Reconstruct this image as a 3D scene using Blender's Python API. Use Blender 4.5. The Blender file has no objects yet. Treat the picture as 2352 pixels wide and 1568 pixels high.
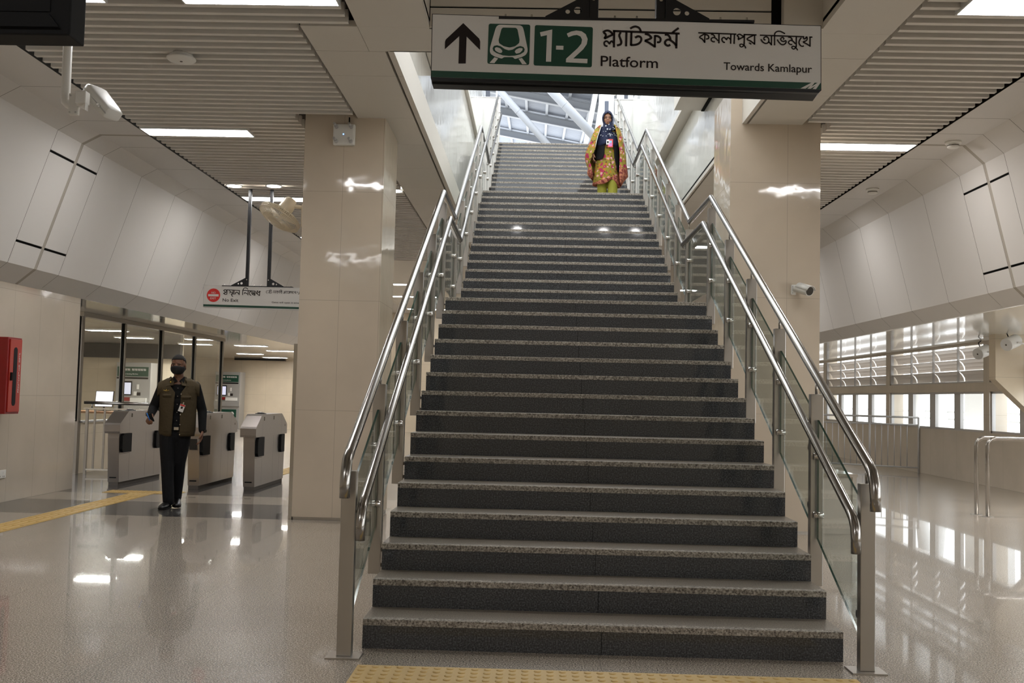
import bpy, bmesh, math, random, json
from mathutils import Vector, Matrix
random.seed(7)
SC = bpy.context.scene
COL = SC.collection
PI = math.pi

# ---------------------------------------------------------------- materials
def new_mat(name):
    m = bpy.data.materials.new(name); m.use_nodes = True
    nt = m.node_tree; b = nt.nodes['Principled BSDF']
    return m, nt, b
def srgb(r, g, b):
    f = lambda c: c/12.92 if c <= .04045 else ((c+.055)/1.055)**2.4
    return (f(r/255), f(g/255), f(b/255), 1)
def mat(name, col, rough=.5, metal=0, spec=.5, bump=0, bscale=40, var=0, vscale=3, coat=0):
    m, nt, b = new_mat(name)
    b.inputs['Base Color'].default_value = col
    b.inputs['Roughness'].default_value = rough
    b.inputs['Metallic'].default_value = metal
    b.inputs['Specular IOR Level'].default_value = spec
    if coat: b.inputs['Coat Weight'].default_value = coat; b.inputs['Coat Roughness'].default_value = .05
    tc = nt.nodes.new('ShaderNodeTexCoord')
    if var:
        n = nt.nodes.new('ShaderNodeTexNoise'); n.inputs['Scale'].default_value = vscale; n.inputs['Detail'].default_value = 4
        nt.links.new(tc.outputs['Object'], n.inputs['Vector'])
        mx = nt.nodes.new('ShaderNodeMix'); mx.data_type = 'RGBA'
        mx.inputs['A'].default_value = tuple(c*(1-var) for c in col[:3])+(1,)
        mx.inputs['B'].default_value = tuple(min(1, c*(1+var)) for c in col[:3])+(1,)
        nt.links.new(n.outputs['Fac'], mx.inputs['Factor']); nt.links.new(mx.outputs['Result'], b.inputs['Base Color'])
    if bump:
        n = nt.nodes.new('ShaderNodeTexNoise'); n.inputs['Scale'].default_value = bscale; n.inputs['Detail'].default_value = 2
        nt.links.new(tc.outputs['Object'], n.inputs['Vector'])
        bp = nt.nodes.new('ShaderNodeBump'); bp.inputs['Strength'].default_value = bump; bp.inputs['Distance'].default_value = .02
        nt.links.new(n.outputs['Fac'], bp.inputs['Height']); nt.links.new(bp.outputs['Normal'], b.inputs['Normal'])
    return m
def emit(name, col, s):
    m, nt, b = new_mat(name)
    b.inputs['Base Color'].default_value = (.8, .8, .8, 1)
    b.inputs['Emission Color'].default_value = col; b.inputs['Emission Strength'].default_value = s
    return m
def granite(name, c1, c2, c3, scale, rough, spec=.5, bump=0, joint=None, jw=.004, jdark=.55, grime=.06, mid=.5):
    """speckled stone; joint = (dx, dy, ox, oy) draws tile joints on the floor"""
    m, nt, b = new_mat(name); L = nt.links
    tc = nt.nodes.new('ShaderNodeTexCoord')
    n = nt.nodes.new('ShaderNodeTexNoise'); n.inputs['Scale'].default_value = scale; n.inputs['Detail'].default_value = 3; n.inputs['Roughness'].default_value = .7
    L.new(tc.outputs['Object'], n.inputs['Vector'])
    r = nt.nodes.new('ShaderNodeValToRGB'); e = r.color_ramp.elements
    e[0].position = .36; e[0].color = c1; e[1].position = .66; e[1].color = c3
    k = e.new(mid); k.color = c2
    L.new(n.outputs['Fac'], r.inputs['Fac'])
    g = nt.nodes.new('ShaderNodeTexNoise'); g.inputs['Scale'].default_value = 1.3; g.inputs['Detail'].default_value = 5
    L.new(tc.outputs['Object'], g.inputs['Vector'])
    mr = nt.nodes.new('ShaderNodeMapRange'); mr.inputs['From Min'].default_value = .3; mr.inputs['From Max'].default_value = .7
    mr.inputs['To Min'].default_value = 1-grime; mr.inputs['To Max'].default_value = 1+grime
    L.new(g.outputs['Fac'], mr.inputs['Value'])
    fac = mr.outputs['Result']
    if joint:
        sx = nt.nodes.new('ShaderNodeSeparateXYZ'); L.new(tc.outputs['Object'], sx.inputs[0])
        prev = None
        for ax, d, o in ((0, joint[0], joint[2]), (1, joint[1], joint[3])):
            a = nt.nodes.new('ShaderNodeMath'); a.operation = 'ADD'; a.inputs[1].default_value = 100*d-o; L.new(sx.outputs[ax], a.inputs[0])
            w = nt.nodes.new('ShaderNodeMath'); w.operation = 'MODULO'; w.inputs[1].default_value = d; L.new(a.outputs[0], w.inputs[0])
            c = nt.nodes.new('ShaderNodeMath'); c.operation = 'LESS_THAN'; c.inputs[1].default_value = jw; L.new(w.outputs[0], c.inputs[0])
            if prev is None: prev = c
            else:
                x = nt.nodes.new('ShaderNodeMath'); x.operation = 'MAXIMUM'; L.new(prev.outputs[0], x.inputs[0]); L.new(c.outputs[0], x.inputs[1]); prev = x
        s = nt.nodes.new('ShaderNodeMath'); s.operation = 'MULTIPLY_ADD'; s.inputs[1].default_value = jdark-1; s.inputs[2].default_value = 1; L.new(prev.outputs[0], s.inputs[0])
        p = nt.nodes.new('ShaderNodeMath'); p.operation = 'MULTIPLY'; L.new(fac, p.inputs[0]); L.new(s.outputs[0], p.inputs[1]); fac = p.outputs[0]
    mx = nt.nodes.new('ShaderNodeVectorMath'); mx.operation = 'SCALE'
    L.new(r.outputs['Color'], mx.inputs[0]); L.new(fac, mx.inputs['Scale']); L.new(mx.outputs['Vector'], b.inputs['Base Color'])
    b.inputs['Roughness'].default_value = rough; b.inputs['Specular IOR Level'].default_value = spec
    if bump:
        bp = nt.nodes.new('ShaderNodeBump'); bp.inputs['Strength'].default_value = bump; bp.inputs['Distance'].default_value = .004
        L.new(n.outputs['Fac'], bp.inputs['Height']); L.new(bp.outputs['Normal'], b.inputs['Normal'])
    return m
def brushed(name, col, rough=.32, stretch=(1, 1, 60)):
    m, nt, b = new_mat(name); L = nt.links
    b.inputs['Metallic'].default_value = 1; b.inputs['Base Color'].default_value = col
    tc = nt.nodes.new('ShaderNodeTexCoord'); mp = nt.nodes.new('ShaderNodeMapping'); mp.inputs['Scale'].default_value = stretch
    n = nt.nodes.new('ShaderNodeTexNoise'); n.inputs['Scale'].default_value = 6; n.inputs['Detail'].default_value = 3
    L.new(tc.outputs['Object'], mp.inputs[0]); L.new(mp.outputs[0], n.inputs['Vector'])
    mr = nt.nodes.new('ShaderNodeMapRange'); mr.inputs['To Min'].default_value = rough*.93; mr.inputs['To Max'].default_value = rough*1.07
    L.new(n.outputs['Fac'], mr.inputs['Value']); L.new(mr.outputs['Result'], b.inputs['Roughness'])
    return m
def glass(name, tint, rough=.0, refl=1.0, ior=1.5):
    """thin architectural glass: tinted transmission plus fresnel reflection"""
    m = bpy.data.materials.new(name); m.use_nodes = True; nt = m.node_tree; nt.nodes.clear(); L = nt.links
    o = nt.nodes.new('ShaderNodeOutputMaterial'); t = nt.nodes.new('ShaderNodeBsdfTransparent'); t.inputs[0].default_value = tint
    g = nt.nodes.new('ShaderNodeBsdfGlossy'); g.inputs['Roughness'].default_value = rough; g.inputs['Color'].default_value = (refl, refl, refl, 1)
    f = nt.nodes.new('ShaderNodeFresnel'); ge = nt.nodes.new('ShaderNodeNewGeometry'); io = nt.nodes.new('ShaderNodeMapRange'); io.inputs['To Min'].default_value = ior; io.inputs['To Max'].default_value = 1/ior
    L.new(ge.outputs['Backfacing'], io.inputs['Value']); L.new(io.outputs['Result'], f.inputs['IOR'])
    mx = nt.nodes.new('ShaderNodeMixShader'); L.new(f.outputs[0], mx.inputs[0]); L.new(t.outputs[0], mx.inputs[1]); L.new(g.outputs[0], mx.inputs[2]); L.new(mx.outputs[0], o.inputs[0])
    return m
def tile(name, col, rough, joint, ax=(0, 2), wav=.03, coat=.0):
    """glossy wall tile with pale joints every joint=(du,dv,ou,ov) along two object axes, slightly wavy polish"""
    m, nt, b = new_mat(name); L = nt.links
    tc = nt.nodes.new('ShaderNodeTexCoord'); sx = nt.nodes.new('ShaderNodeSeparateXYZ'); L.new(tc.outputs['Object'], sx.inputs[0])
    prev = None; cells = []
    for a_, d, o in ((ax[0], joint[0], joint[2]), (ax[1], joint[1], joint[3])):
        a = nt.nodes.new('ShaderNodeMath'); a.operation = 'ADD'; a.inputs[1].default_value = 100*d-o; L.new(sx.outputs[a_], a.inputs[0])
        w = nt.nodes.new('ShaderNodeMath'); w.operation = 'MODULO'; w.inputs[1].default_value = d; L.new(a.outputs[0], w.inputs[0])
        c = nt.nodes.new('ShaderNodeMath'); c.operation = 'LESS_THAN'; c.inputs[1].default_value = .005; L.new(w.outputs[0], c.inputs[0])
        if prev is None: prev = c
        else:
            x = nt.nodes.new('ShaderNodeMath'); x.operation = 'MAXIMUM'; L.new(prev.outputs[0], x.inputs[0]); L.new(c.outputs[0], x.inputs[1]); prev = x
    n = nt.nodes.new('ShaderNodeTexNoise'); n.inputs['Scale'].default_value = 1.7; n.inputs['Detail'].default_value = 3
    L.new(tc.outputs['Object'], n.inputs['Vector'])
    cr = nt.nodes.new('ShaderNodeValToRGB'); e = cr.color_ramp.elements
    e[0].position = .3; e[0].color = tuple(c*.94 for c in col[:3])+(1,); e[1].position = .7; e[1].color = tuple(min(1, c*1.05) for c in col[:3])+(1,)
    L.new(n.outputs['Fac'], cr.inputs['Fac'])
    mx = nt.nodes.new('ShaderNodeMix'); mx.data_type = 'RGBA'; L.new(prev.outputs[0], mx.inputs['Factor']); L.new(cr.outputs['Color'], mx.inputs['A'])
    mx.inputs['B'].default_value = tuple(c*.72 for c in col[:3])+(1,)
    L.new(mx.outputs['Result'], b.inputs['Base Color'])
    b.inputs['Roughness'].default_value = rough; b.inputs['Specular IOR Level'].default_value = .6
    if wav:
        n2 = nt.nodes.new('ShaderNodeTexNoise'); n2.inputs['Scale'].default_value = 5; n2.inputs['Detail'].default_value = 1.5
        L.new(tc.outputs['Object'], n2.inputs['Vector'])
        bp = nt.nodes.new('ShaderNodeBump'); bp.inputs['Strength'].default_value = wav; bp.inputs['Distance'].default_value = .05
        L.new(n2.outputs['Fac'], bp.inputs['Height']); L.new(bp.outputs['Normal'], b.inputs['Normal'])
    return m

M = {}
M['floor'] = granite('floor granite', srgb(62, 55, 48), srgb(154, 143, 129), srgb(226, 216, 202), 130, .26, .4, joint=(1.2, 1.2, -.02, .28), jw=.005, jdark=.72, grime=.07)
M['floor_dark'] = granite('dark floor granite', srgb(46, 45, 45), srgb(72, 70, 69), srgb(98, 95, 92), 130, .26, .5, joint=(1.2, 1.2, -.02, .28), jw=.005, jdark=.8)
for k_ in ('floor', 'floor_dark'):
    b_ = M[k_].node_tree.nodes['Principled BSDF']; b_.inputs['Coat Weight'].default_value = .58; b_.inputs['Coat Roughness'].default_value = .03
M['tread'] = granite('tread granite', srgb(92, 85, 77), srgb(134, 125, 113), srgb(172, 163, 150), 140, .32, .4)
M['flamed'] = granite('flamed nosing', srgb(80, 74, 68), srgb(146, 138, 127), srgb(192, 184, 173), 85, .75, .25, bump=.5)
M['riser'] = granite('charcoal granite', srgb(44, 45, 47), srgb(66, 67, 69), srgb(102, 103, 106), 120, .055, .45)
M['stone_side'] = mat('stair side stone', srgb(214, 204, 192), .3, var=.04)
M['cream'] = tile('cream column tile', srgb(203, 189, 170), .06, (.42, 1.15, -2.02, 1.13), (0, 2), .05)
M['cream_r'] = tile('cream right column tile', srgb(203, 189, 170), .06, (.6, 1.2, 2.21, .0), (0, 2), .05)
M['cream_wall'] = tile('cream wall tile', srgb(197, 186, 170), .08, (.6, 1.2, 0, 0), (1, 2), .03)
M['cream_far'] = tile('far wall tile', srgb(214, 200, 176), .25, (.9, .6, 0, 0), (0, 2), 0)
M['panel'] = mat('painted metal panel', srgb(211, 207, 202), .42, spec=.3, var=.015)
M['soffit'] = mat('beige soffit panel', srgb(211, 205, 195), .45, spec=.3, var=.02)
M['slat'] = mat('ceiling baffle', srgb(223, 218, 210), .5, spec=.3)
M['plenum'] = mat('plenum grey', srgb(96, 90, 84), .9, spec=.1)
M['groove'] = mat('black joint', srgb(14, 14, 14), .7, spec=.1)
M['grey_joint'] = mat('grey joint', srgb(168, 160, 148), .6)
M['white_gloss'] = tile('white shaft panel', srgb(228, 226, 220), .08, (1.2, 9, .4, 0), (1, 2), .05)
M['white_ceiling'] = mat('glossy white ceiling', srgb(226, 222, 214), .07, spec=.7)
M['steel'] = brushed('brushed stainless', (.37, .35, .325, 1), .2, (4, 4, 30))
M['steel_dark'] = brushed('stainless post', (.5, .475, .44, 1), .34, (40, 40, 1))
M['chrome'] = mat('polished steel', (.62, .6, .57, 1), .12, 1)
M['alu'] = mat('grey aluminium', srgb(186, 184, 182), .4, .2)
M['glass_green'] = glass('green tinted rail glass', (.93, .965, .95, 1), .02, 1, 1.35)
M['glass_edge'] = mat('glass edge', srgb(28, 62, 52), .1, spec=.8)
M['glass_clear'] = glass('clear partition glass', (.86, .89, .86, 1), .01)
M['glass_win'] = glass('window glass', (.97, .98, .98, 1), .01, 1, 1.4)
M['yellow'] = mat('yellow tactile tile', srgb(204, 172, 108), .5, var=.06, vscale=8)
M['white'] = mat('white plastic', srgb(226, 224, 218), .35)
M['grey_steel'] = mat('light grey painted steel', srgb(156, 160, 167), .45)
M['gate_steel'] = brushed('gate stainless', (.43, .395, .37, 1), .36, (3, 3, 14))
M['mullion'] = mat('bronze grey steel', (.20, .18, .16, 1), .3, 1)
M['white_metal'] = mat('white painted steel', srgb(222, 222, 220), .35)
M['offwhite'] = mat('ivory plastic', srgb(222, 210, 186), .3)
M['black'] = mat('black plastic', srgb(14, 14, 15), .6, spec=.2)
M['black_metal'] = mat('black painted steel', srgb(24, 24, 26), .38, .2)
M['dark_glass'] = mat('dark screen glass', srgb(12, 12, 14), .08, spec=.7)
M['cabinet_window'] = mat('dark cabinet window', srgb(30, 30, 34), .5, spec=.15)
M['red'] = mat('red enamel', srgb(140, 20, 20), .35)
M['red_door'] = mat('orange red enamel', srgb(172, 48, 34), .35)
M['signface'] = mat('reflective sign sheet', srgb(214, 211, 206), .45, bump=.08, bscale=260)
M['ink'] = mat('sign black ink', srgb(38, 30, 28), .6, spec=.2)
M['green'] = mat('sign green', srgb(12, 64, 47), .45)
M['signred'] = mat('sign red', srgb(206, 38, 34), .45)
M['louver'] = mat('louver blade', srgb(222, 214, 206), .4, .1)
M['roof'] = mat('corrugated roof sheet', srgb(140, 146, 158), .5)
M['concrete'] = mat('concrete', srgb(200, 194, 184), .8, var=.05)
M['silver'] = mat('silver cabinet paint', srgb(168, 166, 162), .4, .3)
M['tv_paper'] = mat('paper white', srgb(232, 230, 226), .6)
M['lamp'] = emit('lamp diffuser', (1, .985, .98, 1), 46)
M['lamp_room'] = emit('office lamp diffuser', (1, .98, .96, 1), 85)
M['lamp_down'] = emit('downlight diffuser', (1, .98, .95, 1), 60)
M['screen'] = emit('lit monitor screen', (.62, .66, 1, 1), .75)
M['led'] = emit('blue led', (.15, .4, 1, 1), 6)

# ---------------------------------------------------------------- mesh builder
class MB:
    def __init__(s): s.bm = bmesh.new(); s.mi = 0
    def v(s, p): return s.bm.verts.new(p)
    def f(s, vs, mi=None, smooth=False):
        try: fc = s.bm.faces.new(vs)
        except ValueError: return None
        fc.material_index = s.mi if mi is None else mi; fc.smooth = smooth
        return fc
    def quad(s, *pts, mi=None): return s.f([s.v(p) for p in pts], mi)
    def box(s, x0, x1, y0, y1, z0, z1, mi=None, bev=0):
        b = bmesh.new() if bev else s.bm
        vs = [b.verts.new((x, y, z)) for z in (z0, z1) for y in (y0, y1) for x in (x0, x1)]
        for q in ((0, 2, 3, 1), (4, 5, 7, 6), (0, 1, 5, 4), (2, 6, 7, 3), (1, 3, 7, 5), (0, 4, 6, 2)):
            fc = b.faces.new([vs[i] for i in q]); fc.material_index = s.mi if mi is None else mi
        if bev:
            bmesh.ops.bevel(b, geom=list(b.edges), offset=bev, segments=2, affect='EDGES', profile=.6)
            for fc in b.faces: fc.smooth = False
            s.merge(b)
    def merge(s, b, mtx=None):
        mp = {}
        for v in b.verts: mp[v] = s.bm.verts.new(mtx @ v.co if mtx else v.co)
        for fc in b.faces:
            n = s.f([mp[v] for v in fc.verts], fc.material_index, fc.smooth)
        b.free()
    def prism(s, pts, axis, a, b, mi=None, side_mi=None):
        """polygon pts in the two other axes, extruded along axis from a to b"""
        def P(u, w, t): return {'x': (t, u, w), 'y': (u, t, w), 'z': (u, w, t)}[axis]
        A = [s.v(P(u, w, a)) for u, w in pts]; B = [s.v(P(u, w, b)) for u, w in pts]
        s.f(A[::-1], mi); s.f(B, mi)
        n = len(pts)
        for i in range(n): s.f([A[i], A[(i+1) % n], B[(i+1) % n], B[i]], side_mi if side_mi is not None else mi)
    def poly(s, pts, mi=None): return s.f([s.v(p) for p in pts], mi)
    def tube(s, pts, r, n=12, mi=None, caps=True, closed=False, radii=None):
        pts = [Vector(p) for p in pts]; m = len(pts)
        rings = []; prev = None
        for i, p in enumerate(pts):
            if closed: d = pts[(i+1) % m]-pts[i-1]
            elif i == 0: d = pts[1]-pts[0]
            elif i == m-1: d = pts[-1]-pts[-2]
            else: d = (pts[i+1]-p).normalized()+(p-pts[i-1]).normalized()
            d = d.normalized() if d.length > 1e-9 else Vector((0, 0, 1))
            if prev is None:
                u = d.orthogonal().normalized()
            else:
                u = (prev-d*prev.dot(d)); u = u.normalized() if u.length > 1e-6 else d.orthogonal().normalized()
            prev = u; w = d.cross(u)
            k = 1
            if 0 < i < m-1 and not closed:
                c = (pts[i+1]-p).normalized().dot((p-pts[i-1]).normalized())
                k = min(1.6, 1/max(.3, math.sqrt(max(0, (1+c)/2))))
            rr = radii[i] if radii else r
            ring = []
            bis = None
            if k > 1.001:
                bis = ((pts[i+1]-p).normalized()-(p-pts[i-1]).normalized()).normalized()
            for j in range(n):
                a = 2*PI*j/n; o = (u*math.cos(a)+w*math.sin(a))*rr
                if bis is not None: o = o+bis*(o.dot(bis)*(k-1))
                ring.append(s.v(p+o))
            rings.append(ring)
        lim = m if closed else m-1
        for i in range(lim):
            A, B = rings[i], rings[(i+1) % m]
            for j in range(n): s.f([A[j], A[(j+1) % n], B[(j+1) % n], B[j]], mi, True)
        if caps and not closed: s.f(rings[0][::-1], mi); s.f(rings[-1], mi)
    def cyl(s, p0, p1, r0, r1=None, n=20, mi=None):
        s.tube([p0, p1], r0, n, mi, radii=[r0, r0 if r1 is None else r1])
    def lathe(s, prof, c, axis='z', n=24, mi=None, caps=True):
        """prof = [(r, h)] turned about axis through c"""
        rings = []
        for r, h in prof:
            ring = []
            for j in range(n):
                a = 2*PI*j/n; x, y = r*math.cos(a), r*math.sin(a)
                o = {'z': (x, y, h), 'y': (x, h, -y), 'x': (h, x, y)}[axis]
                ring.append(s.v(Vector(c)+Vector(o)))
            rings.append(ring)
        for A, B in zip(rings, rings[1:]):
            for j in range(n): s.f([A[j], A[(j+1) % n], B[(j+1) % n], B[j]], mi, True)
        if caps: s.f(rings[0][::-1], mi); s.f(rings[-1], mi)
    def ball(s, c, rx, ry, rz, nu=16, nv=10, mi=None):
        s.lathe([(0.001, -1)]+[(math.sin(PI*i/nv), -math.cos(PI*i/nv)) for i in range(1, nv)]+[(0.001, 1)], (0, 0, 0), 'z', nu, mi) if False else None
        rings = []
        for i in range(nv+1):
            t = PI*i/nv
            rings.append([s.v((c[0]+rx*math.sin(t)*math.cos(2*PI*j/nu), c[1]+ry*math.sin(t)*math.sin(2*PI*j/nu), c[2]-rz*math.cos(t))) for j in range(nu)] if 0 < i < nv else [s.v((c[0], c[1], c[2]-rz*math.cos(t)))])
        for A, B in zip(rings, rings[1:]):
            for j in range(nu):
                if len(A) == 1: s.f([A[0], B[(j+1) % nu], B[j]], mi, True)
                elif len(B) == 1: s.f([A[j], A[(j+1) % nu], B[0]], mi, True)
                else: s.f([A[j], A[(j+1) % nu], B[(j+1) % nu], B[j]], mi, True)
    def loft(s, rings, mi=None, caps=True, smooth=True):
        """rings of equal point count"""
        R = [[s.v(p) for p in r] for r in rings]
        n = len(R[0])
        for A, B in zip(R, R[1:]):
            for j in range(n): s.f([A[j], A[(j+1) % n], B[(j+1) % n], B[j]], mi, smooth)
        if caps: s.f(R[0][::-1], mi, smooth); s.f(R[-1], mi, smooth)

def ell(c, rx, ry, n=20, p=2.0, tilt=(0, 0), ang=0):
    """horizontal superellipse ring about c; tilt lifts z by tilt.x*dx + tilt.y*dy"""
    out = []
    for j in range(n):
        a = 2*PI*j/n; ca, sa = math.cos(a), math.sin(a)
        x = rx*math.copysign(abs(ca)**(2/p), ca); y = ry*math.copysign(abs(sa)**(2/p), sa)
        if ang: x, y = x*math.cos(ang)-y*math.sin(ang), x*math.sin(ang)+y*math.cos(ang)
        out.append((c[0]+x, c[1]+y, c[2]+tilt[0]*x+tilt[1]*y))
    return out

def obj(name, mb, mats, parent=None, local=False, recalc=True, weld=False):
    bm = mb.bm
    if weld: bmesh.ops.remove_doubles(bm, verts=bm.verts, dist=1e-5)
    if recalc: bmesh.ops.recalc_face_normals(bm, faces=bm.faces)
    me = bpy.data.meshes.new(name); bm.to_mesh(me); bm.free()
    for m in (mats if isinstance(mats, (list, tuple)) else [mats]): me.materials.append(M[m] if isinstance(m, str) else m)
    o = bpy.data.objects.new(name, me); COL.objects.link(o)
    if parent is not None:
        o.parent = parent
        if not local: o.matrix_parent_inverse = inv_of(parent)
    return o
def world_of(o):
    m = Matrix.Translation(o.location) @ o.rotation_euler.to_matrix().to_4x4()
    return (world_of(o.parent) @ o.matrix_parent_inverse @ m) if o.parent else m
def inv_of(p): return world_of(p).inverted()
def tag(o, label=None, cat=None, group=None, kind=None):
    if label: o['label'] = label
    if cat: o['category'] = cat
    if group: o['group'] = group
    if kind: o['kind'] = kind
    return o
def thing(name, label, cat, loc, rotz=0, group=None):
    o = bpy.data.objects.new(name, None); COL.objects.link(o)
    o.location = loc; o.rotation_euler = (0, 0, rotz); o.empty_display_size = .1
    return tag(o, label, cat, group)
def struct(name, mb, mats, parent=None):
    o = obj(name, mb, mats, parent)
    if parent is None: o['kind'] = 'structure'
    return o
def kids(o): return [c for c in bpy.data.objects if c.parent == o]
def copy_tree(o, parent=None):
    c = o.copy(); COL.objects.link(c)
    if parent: c.parent = parent
    for ch in kids(o): copy_tree(ch, c)
    return c
def text_bm(s, size=1.0):
    c = bpy.data.curves.new('tmp', 'FONT'); c.body = s; c.size = size; c.resolution_u = 4; c.offset = .008
    o = bpy.data.objects.new('tmp', c); COL.objects.link(o)
    bpy.context.view_layer.update()
    me = o.evaluated_get(bpy.context.evaluated_depsgraph_get()).to_mesh()
    b = bmesh.new(); b.from_mesh(me)
    bpy.data.objects.remove(o); bpy.data.curves.remove(c)
    return b
def text_on(mb, s, org, ux, uz, width=None, height=None, mi=None):
    """text laid with its baseline from org along ux, up uz, scaled to width / cap height"""
    b = text_bm(s)
    xs = [v.co.x for v in b.verts]; ys = [v.co.y for v in b.verts]
    w = max(xs)-min(xs)
    x0 = min(xs); hcap = .7
    sx = width/w if width else height/hcap
    sy = height/hcap if height else sx
    org, ux, uz = Vector(org), Vector(ux), Vector(uz)
    mp = {}
    for v in b.verts: mp[v] = mb.v(org+ux*((v.co.x-x0)*sx)+uz*(v.co.y*sy))
    for fc in b.faces: mb.f([mp[v] for v in fc.verts], mi)
    b.free()
def smooth_path(pts, k=4):
    if len(pts) < 3: return pts
    out = []
    P = [Vector(p) for p in pts]
    for i in range(len(P)-1):
        p0, p1, p2, p3 = P[max(0, i-1)], P[i], P[i+1], P[min(len(P)-1, i+2)]
        for j in range(k):
            t = j/k
            out.append(.5*((2*p1)+(p2-p0)*t+(2*p0-5*p1+4*p2-p3)*t*t+(3*p1-p0-3*p2+p3)*t**3))
    out.append(P[-1]); return out
def stroke(mb, pts, w, to3, mi=None):
    """thick pen stroke through 2-D points, to3 maps to space"""
    Q = smooth_path(pts); Q = [Vector((p[0], p[1])) for p in Q]; m = len(Q); L, R = [], []
    for i, p in enumerate(Q):
        d = (Q[min(m-1, i+1)]-Q[max(0, i-1)]).normalized(); n = Vector((-d.y, d.x))*w/2
        if i == 0: p = p-d*w*.12
        if i == m-1: p = p+d*w*.12
        L.append(mb.v(to3(p+n))); R.append(mb.v(to3(p-n)))
    for i in range(m-1): mb.f([L[i], R[i], R[i+1], L[i+1]], mi)
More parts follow.
